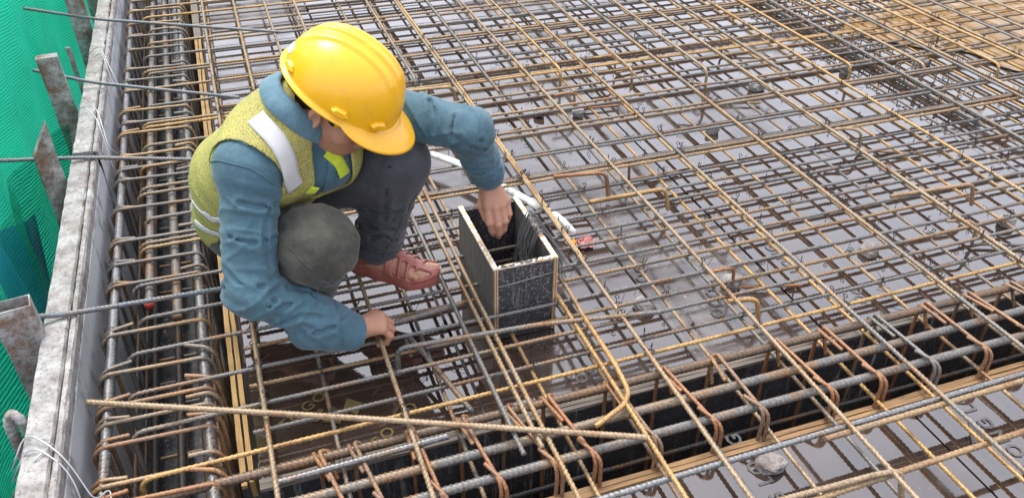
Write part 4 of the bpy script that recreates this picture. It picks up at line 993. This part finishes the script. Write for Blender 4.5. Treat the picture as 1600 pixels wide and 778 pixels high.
parts = [nets(head, (.02, 1.60, .55), (.36, 1.90, .86), .0027), nets(handL, (.54, 1.74, .18), (.67, 1.87, .41), .0021), nets(handR, (.13, 1.54, .07), (.29, 1.71, .22), .0021),
         nets(lambda P: ftL(P), (.19, 1.69, .10), (.50, 2.0, .28), .0030), nets(lambda P: ftR(P, -1.0), (-.15, 1.7, .10), (.18, 2.03, .28), .0035), nets(trunk, (-.22, 1.53, .15), (.62, 2.14, .72), .0085)]
bv, bf = [], []; n0 = 0
for v, f in parts: bv.append(v); bf.append(f+n0); n0 += len(v)
me = bpy.data.meshes.new('body'); me.from_pydata(np.concatenate(bv).tolist(), [], np.concatenate(bf).tolist()); me.polygons.foreach_set('use_smooth', [True]*len(me.polygons)); me.materials.append(MAT['skin'])
body = ob('body', me, man)
def hairf(P):
    q = loc(P); d = ell(q, (-.014, 0, .024), (.104, .082, .099)); d = smax(.01, d, q[..., 0]-.055+.35*np.maximum(0, -q[..., 2])*0-.3*q[..., 2])
    d = smax(.008, d, -(q[..., 2]+.058+.25*q[..., 0])); d = smax(.006, d, -cone(q, (-.004, .09, -.03), (-.004, -.09, -.03), .034, .034)); return d + .0012*vnoise(P, 190, 31)
sdf_mesh('hair', hairf, (.06, 1.62, .6), (.34, 1.88, .84), .0032, MAT['hair'], man)
# nails on the visible big toe
# ---- sandals
def sandal(ff, O, lf):
    def f(P):
        q = (P-O)@AXF.T; q = q.copy(); q[..., 1] *= lf
        qf = q.copy(); qf[..., 2] = 0
        out = smin(.02, cone(qf, (.036, 0, 0), (.10, -.002, 0), .037, .036), cone(qf, (.10, -.002, 0), (.195, -.002, 0), .037, .048), cone(qf, (.195, .0, 0), (.232, .008, 0), .047, .034))
        sole = smax(.004, out, np.abs(q[..., 2]-.010)-.011)
        rimd = smax(.003, np.abs(out+.003)-.0035, np.abs(q[..., 2]-.022)-.012)
        fd = ff(P, lf); up = smax(.002, np.abs(fd-.0035)-.0028, out-.004)
        x, y, z = q[..., 0], q[..., 1], q[..., 2]
        cap = (x > .125)
        slots = np.minimum.reduce([smax(.002, np.abs(x-xc-.18*np.abs(y-.004))-.0068, .007-np.abs(y-.002)) for xc in (.150, .175, .200)])
        slots = smax(.003, slots, .030-z+.0*x)
        toe = np.minimum(cone(q, (.235, -.03, .05), (.262, .03, .05), .018, .016), cone(q, (.236, .03, .05), (.226, -.034, .046), .012, .012))
        front = smax(.004, smax(.004, smax(.004, up, .128-x), -slots), -toe)
        # ankle strap: slanting band up to the instep, and a heel band
        s1 = smax(.003, np.abs(x-.045-.95*(z-.03))-.011, up); s1 = np.maximum(s1, z-.125)
        s2 = smax(.003, np.abs(z-.052-.10*x)-.010, up); s2 = np.maximum(s2, x-.09)
        s3 = smax(.003, np.abs(y-.0)-.010, smax(.003, up, np.maximum(.105-x, z-.12)))
        return smin(.004, sole, rimd, front, s1, s2, s3*1.0)
    return f
sl = sdf_mesh('sandal', sandal(ftL, OL, 1.0), (.16, 1.66, .10), (.53, 2.02, .28), .0026, MAT['sandal'], man); sl['label'] = 'red-brown plastic strap sandal on the foot in view'
sdf_mesh('sandal', sandal(ftR, OR, -1.0), (-.18, 1.68, .10), (.18, 2.04, .28), .0040, MAT['sandal'], man)
# toe nails
for (x, y, r) in ((.259, .030, .0075), (.259, .008, .005)):
    c = np.array(LO_)+FD*x+FLD*y+np.array((0, 0, .0415))
    ob('toenail', mesh('toenail', *[(lambda n_: ([tuple(c)]+[tuple(c+FD*r*math.cos(2*math.pi*i/n_)+FLD*r*.8*math.sin(2*math.pi*i/n_)+np.array((0, 0, -.002-.003*math.cos(2*math.pi*i/n_)))) for i in range(n_)], [(0, i+1, (i+1) % n_+1) for i in range(n_)]))(12)][0], skinm('nail', (.55, .40, .33), (.60, .45, .38)) if x == .259 and r > .006 else MAT['skin']), body)
# ---- helmet
HM = HC+hu*.042+hf*.002
hel = bpy.data.objects.new('hard_hat', None)
def hp(x, y, z): return tuple(HM+hf*x+hl*y+hu*z)
a_, b_, c_ = .140, .116, .128; NTH, NPH = 160, 44; V = []; Fh = []
def dome(th, ph):
    # ph 0 at rim .. 1 at apex
    e = math.cos(ph*math.pi/2)**.86; z = c_*math.sin(ph*math.pi/2)**.92
    x = a_*e*math.cos(th); y = b_*e*math.sin(th)
    # three lengthwise ridges over the crown
    k = 0
    lift = min(1, max(0, (z-.040)/.035)) * min(1, max(0, (.125-abs(x+.005))/.03))
    k += .0075*math.exp(-((y)/.011)**6)*lift + .0055*math.exp(-((abs(y)-.034)/.0085)**6)*lift
    n = Vector((x/a_**2, y/b_**2, z/c_**2)).normalized()
    return x+n.x*k, y+n.y*k, z+n.z*k
for j in range(NPH+1):
    for i in range(NTH): V.append(hp(*dome(2*math.pi*i/NTH, j/NPH*.985)))
top_i = len(V); V.append(hp(0, 0, c_+.0055))
for j in range(NPH):
    for i in range(NTH): Fh.append((j*NTH+i, j*NTH+(i+1) % NTH, (j+1)*NTH+(i+1) % NTH, (j+1)*NTH+i))
for i in range(NTH): Fh.append((NPH*NTH+i, NPH*NTH+(i+1) % NTH, top_i))
def peak(th):
    t = abs((th+math.pi) % (2*math.pi)-math.pi); return .009 + .052*max(0, math.cos(min(t/1.22, 1)*math.pi/2))**.75
prev = list(range(NTH))
for (k, dz) in ((.25, -.001), (.6, -.006), (.92, -.012), (1.0, -.0155), (.97, -.018), (.6, -.0105), (.2, -.004), (-.05, .004)):
    cur = []
    for i in range(NTH):
        th = 2*math.pi*i/NTH; w = peak(th); e = Vector((math.cos(th)/a_, math.sin(th)/b_, 0)).normalized()
        cr = max(0, (w-.012)/.05); yy = b_*math.sin(th)
        V.append(hp(a_*math.cos(th)+e.x*w*k, b_*math.sin(th)+e.y*w*k*.8, dz*(.45+.75*cr) - .004*cr*k*(yy/.1)**2*4)); cur.append(len(V)-1)
    for i in range(NTH): Fh.append((prev[(i+1) % NTH], prev[i], cur[i], cur[(i+1) % NTH]))
    prev = cur
# inner shell
for j in range(0, NPH+1, 2):
    cur = []
    for i in range(NTH):
        p = dome(2*math.pi*i/NTH, j/NPH*.985); V.append(hp(p[0]*.96, p[1]*.96, p[2]*.96+.004)); cur.append(len(V)-1)
    for i in range(NTH): Fh.append((prev[(i+1) % NTH], prev[i], cur[i], cur[(i+1) % NTH]))
    prev = cur
hat = ob('hard_hat', mesh('hard_hat', V, Fh, MAT['helmet']), man)
def lug(th, z, s, name='lug', mat='helmet'):
    e = math.cos(math.asin(min(1, z/c_))); bx_, by_ = a_*e*math.cos(th), b_*e*math.sin(th)
    n = Vector((bx_/a_**2, by_/b_**2, z/c_**2)).normalized(); t = Vector((-n.y, n.x, 0)).normalized(); u = n.cross(t)
    V = []
    for (sx, sz, hgt) in ((1.0, 1.0, -.006), (1.0, 1.0, .004*s), (.72, .6, .0095*s)):
        for (ax_, az_) in ((-1, 0), (-.55, -.62), (.55, -.62), (1, 0), (.55, .62), (-.55, .62)):
            q = Vector((bx_, by_, z))+t*(.021*s*ax_*sx)+u*(.016*s*az_*sz)+n*hgt; V.append(hp(*q))
    F = [tuple(range(12, 18))]+[(r*6+i, r*6+(i+1) % 6, r*6+6+(i+1) % 6, r*6+6+i) for r in range(2) for i in range(6)]
    return ob(name, mesh(name, V, F, MAT[mat], False), hat)
for th in (-1.32, 1.32, -.62, .62): lug(th, .018, 1.0)
for th in (-2.45, 2.45): lug(th, .016, .9)
V = []; 
for i in range(20):
    t = 2*math.pi*i/20; cy, cz = .017*math.copysign(abs(math.cos(t))**.6, math.cos(t)), .010*math.copysign(abs(math.sin(t))**.6, math.sin(t))
    th = math.pi+.30+cy/.12; z = .032+cz; e = math.cos(math.asin(z/c_))**.86; V.append(hp(a_*e*math.cos(th)*1.022, b_*e*math.sin(th)*1.022, z))
bd = ob('badge', mesh('badge', V, [tuple(range(20))], MAT['white'], False), hat); bd.modifiers.new('thick', 'SOLIDIFY').thickness = .003
sb = ribbon('chin_strap', head, [tuple(HC+hf*.03-hl*.08+hu*.02), tuple(HC+hf*.045-hl*.07-hu*.005)], .012, .003, MAT['helmet'], hat, n=10, m=3)
bpy.data.objects.remove(hel)
ribbon('knee_seam', trR, [(.06, 1.63, .44), (.10, 1.585, .40), (.125, 1.58, .35)], .0035, .0004, MAT['trous'], tr, m=3)
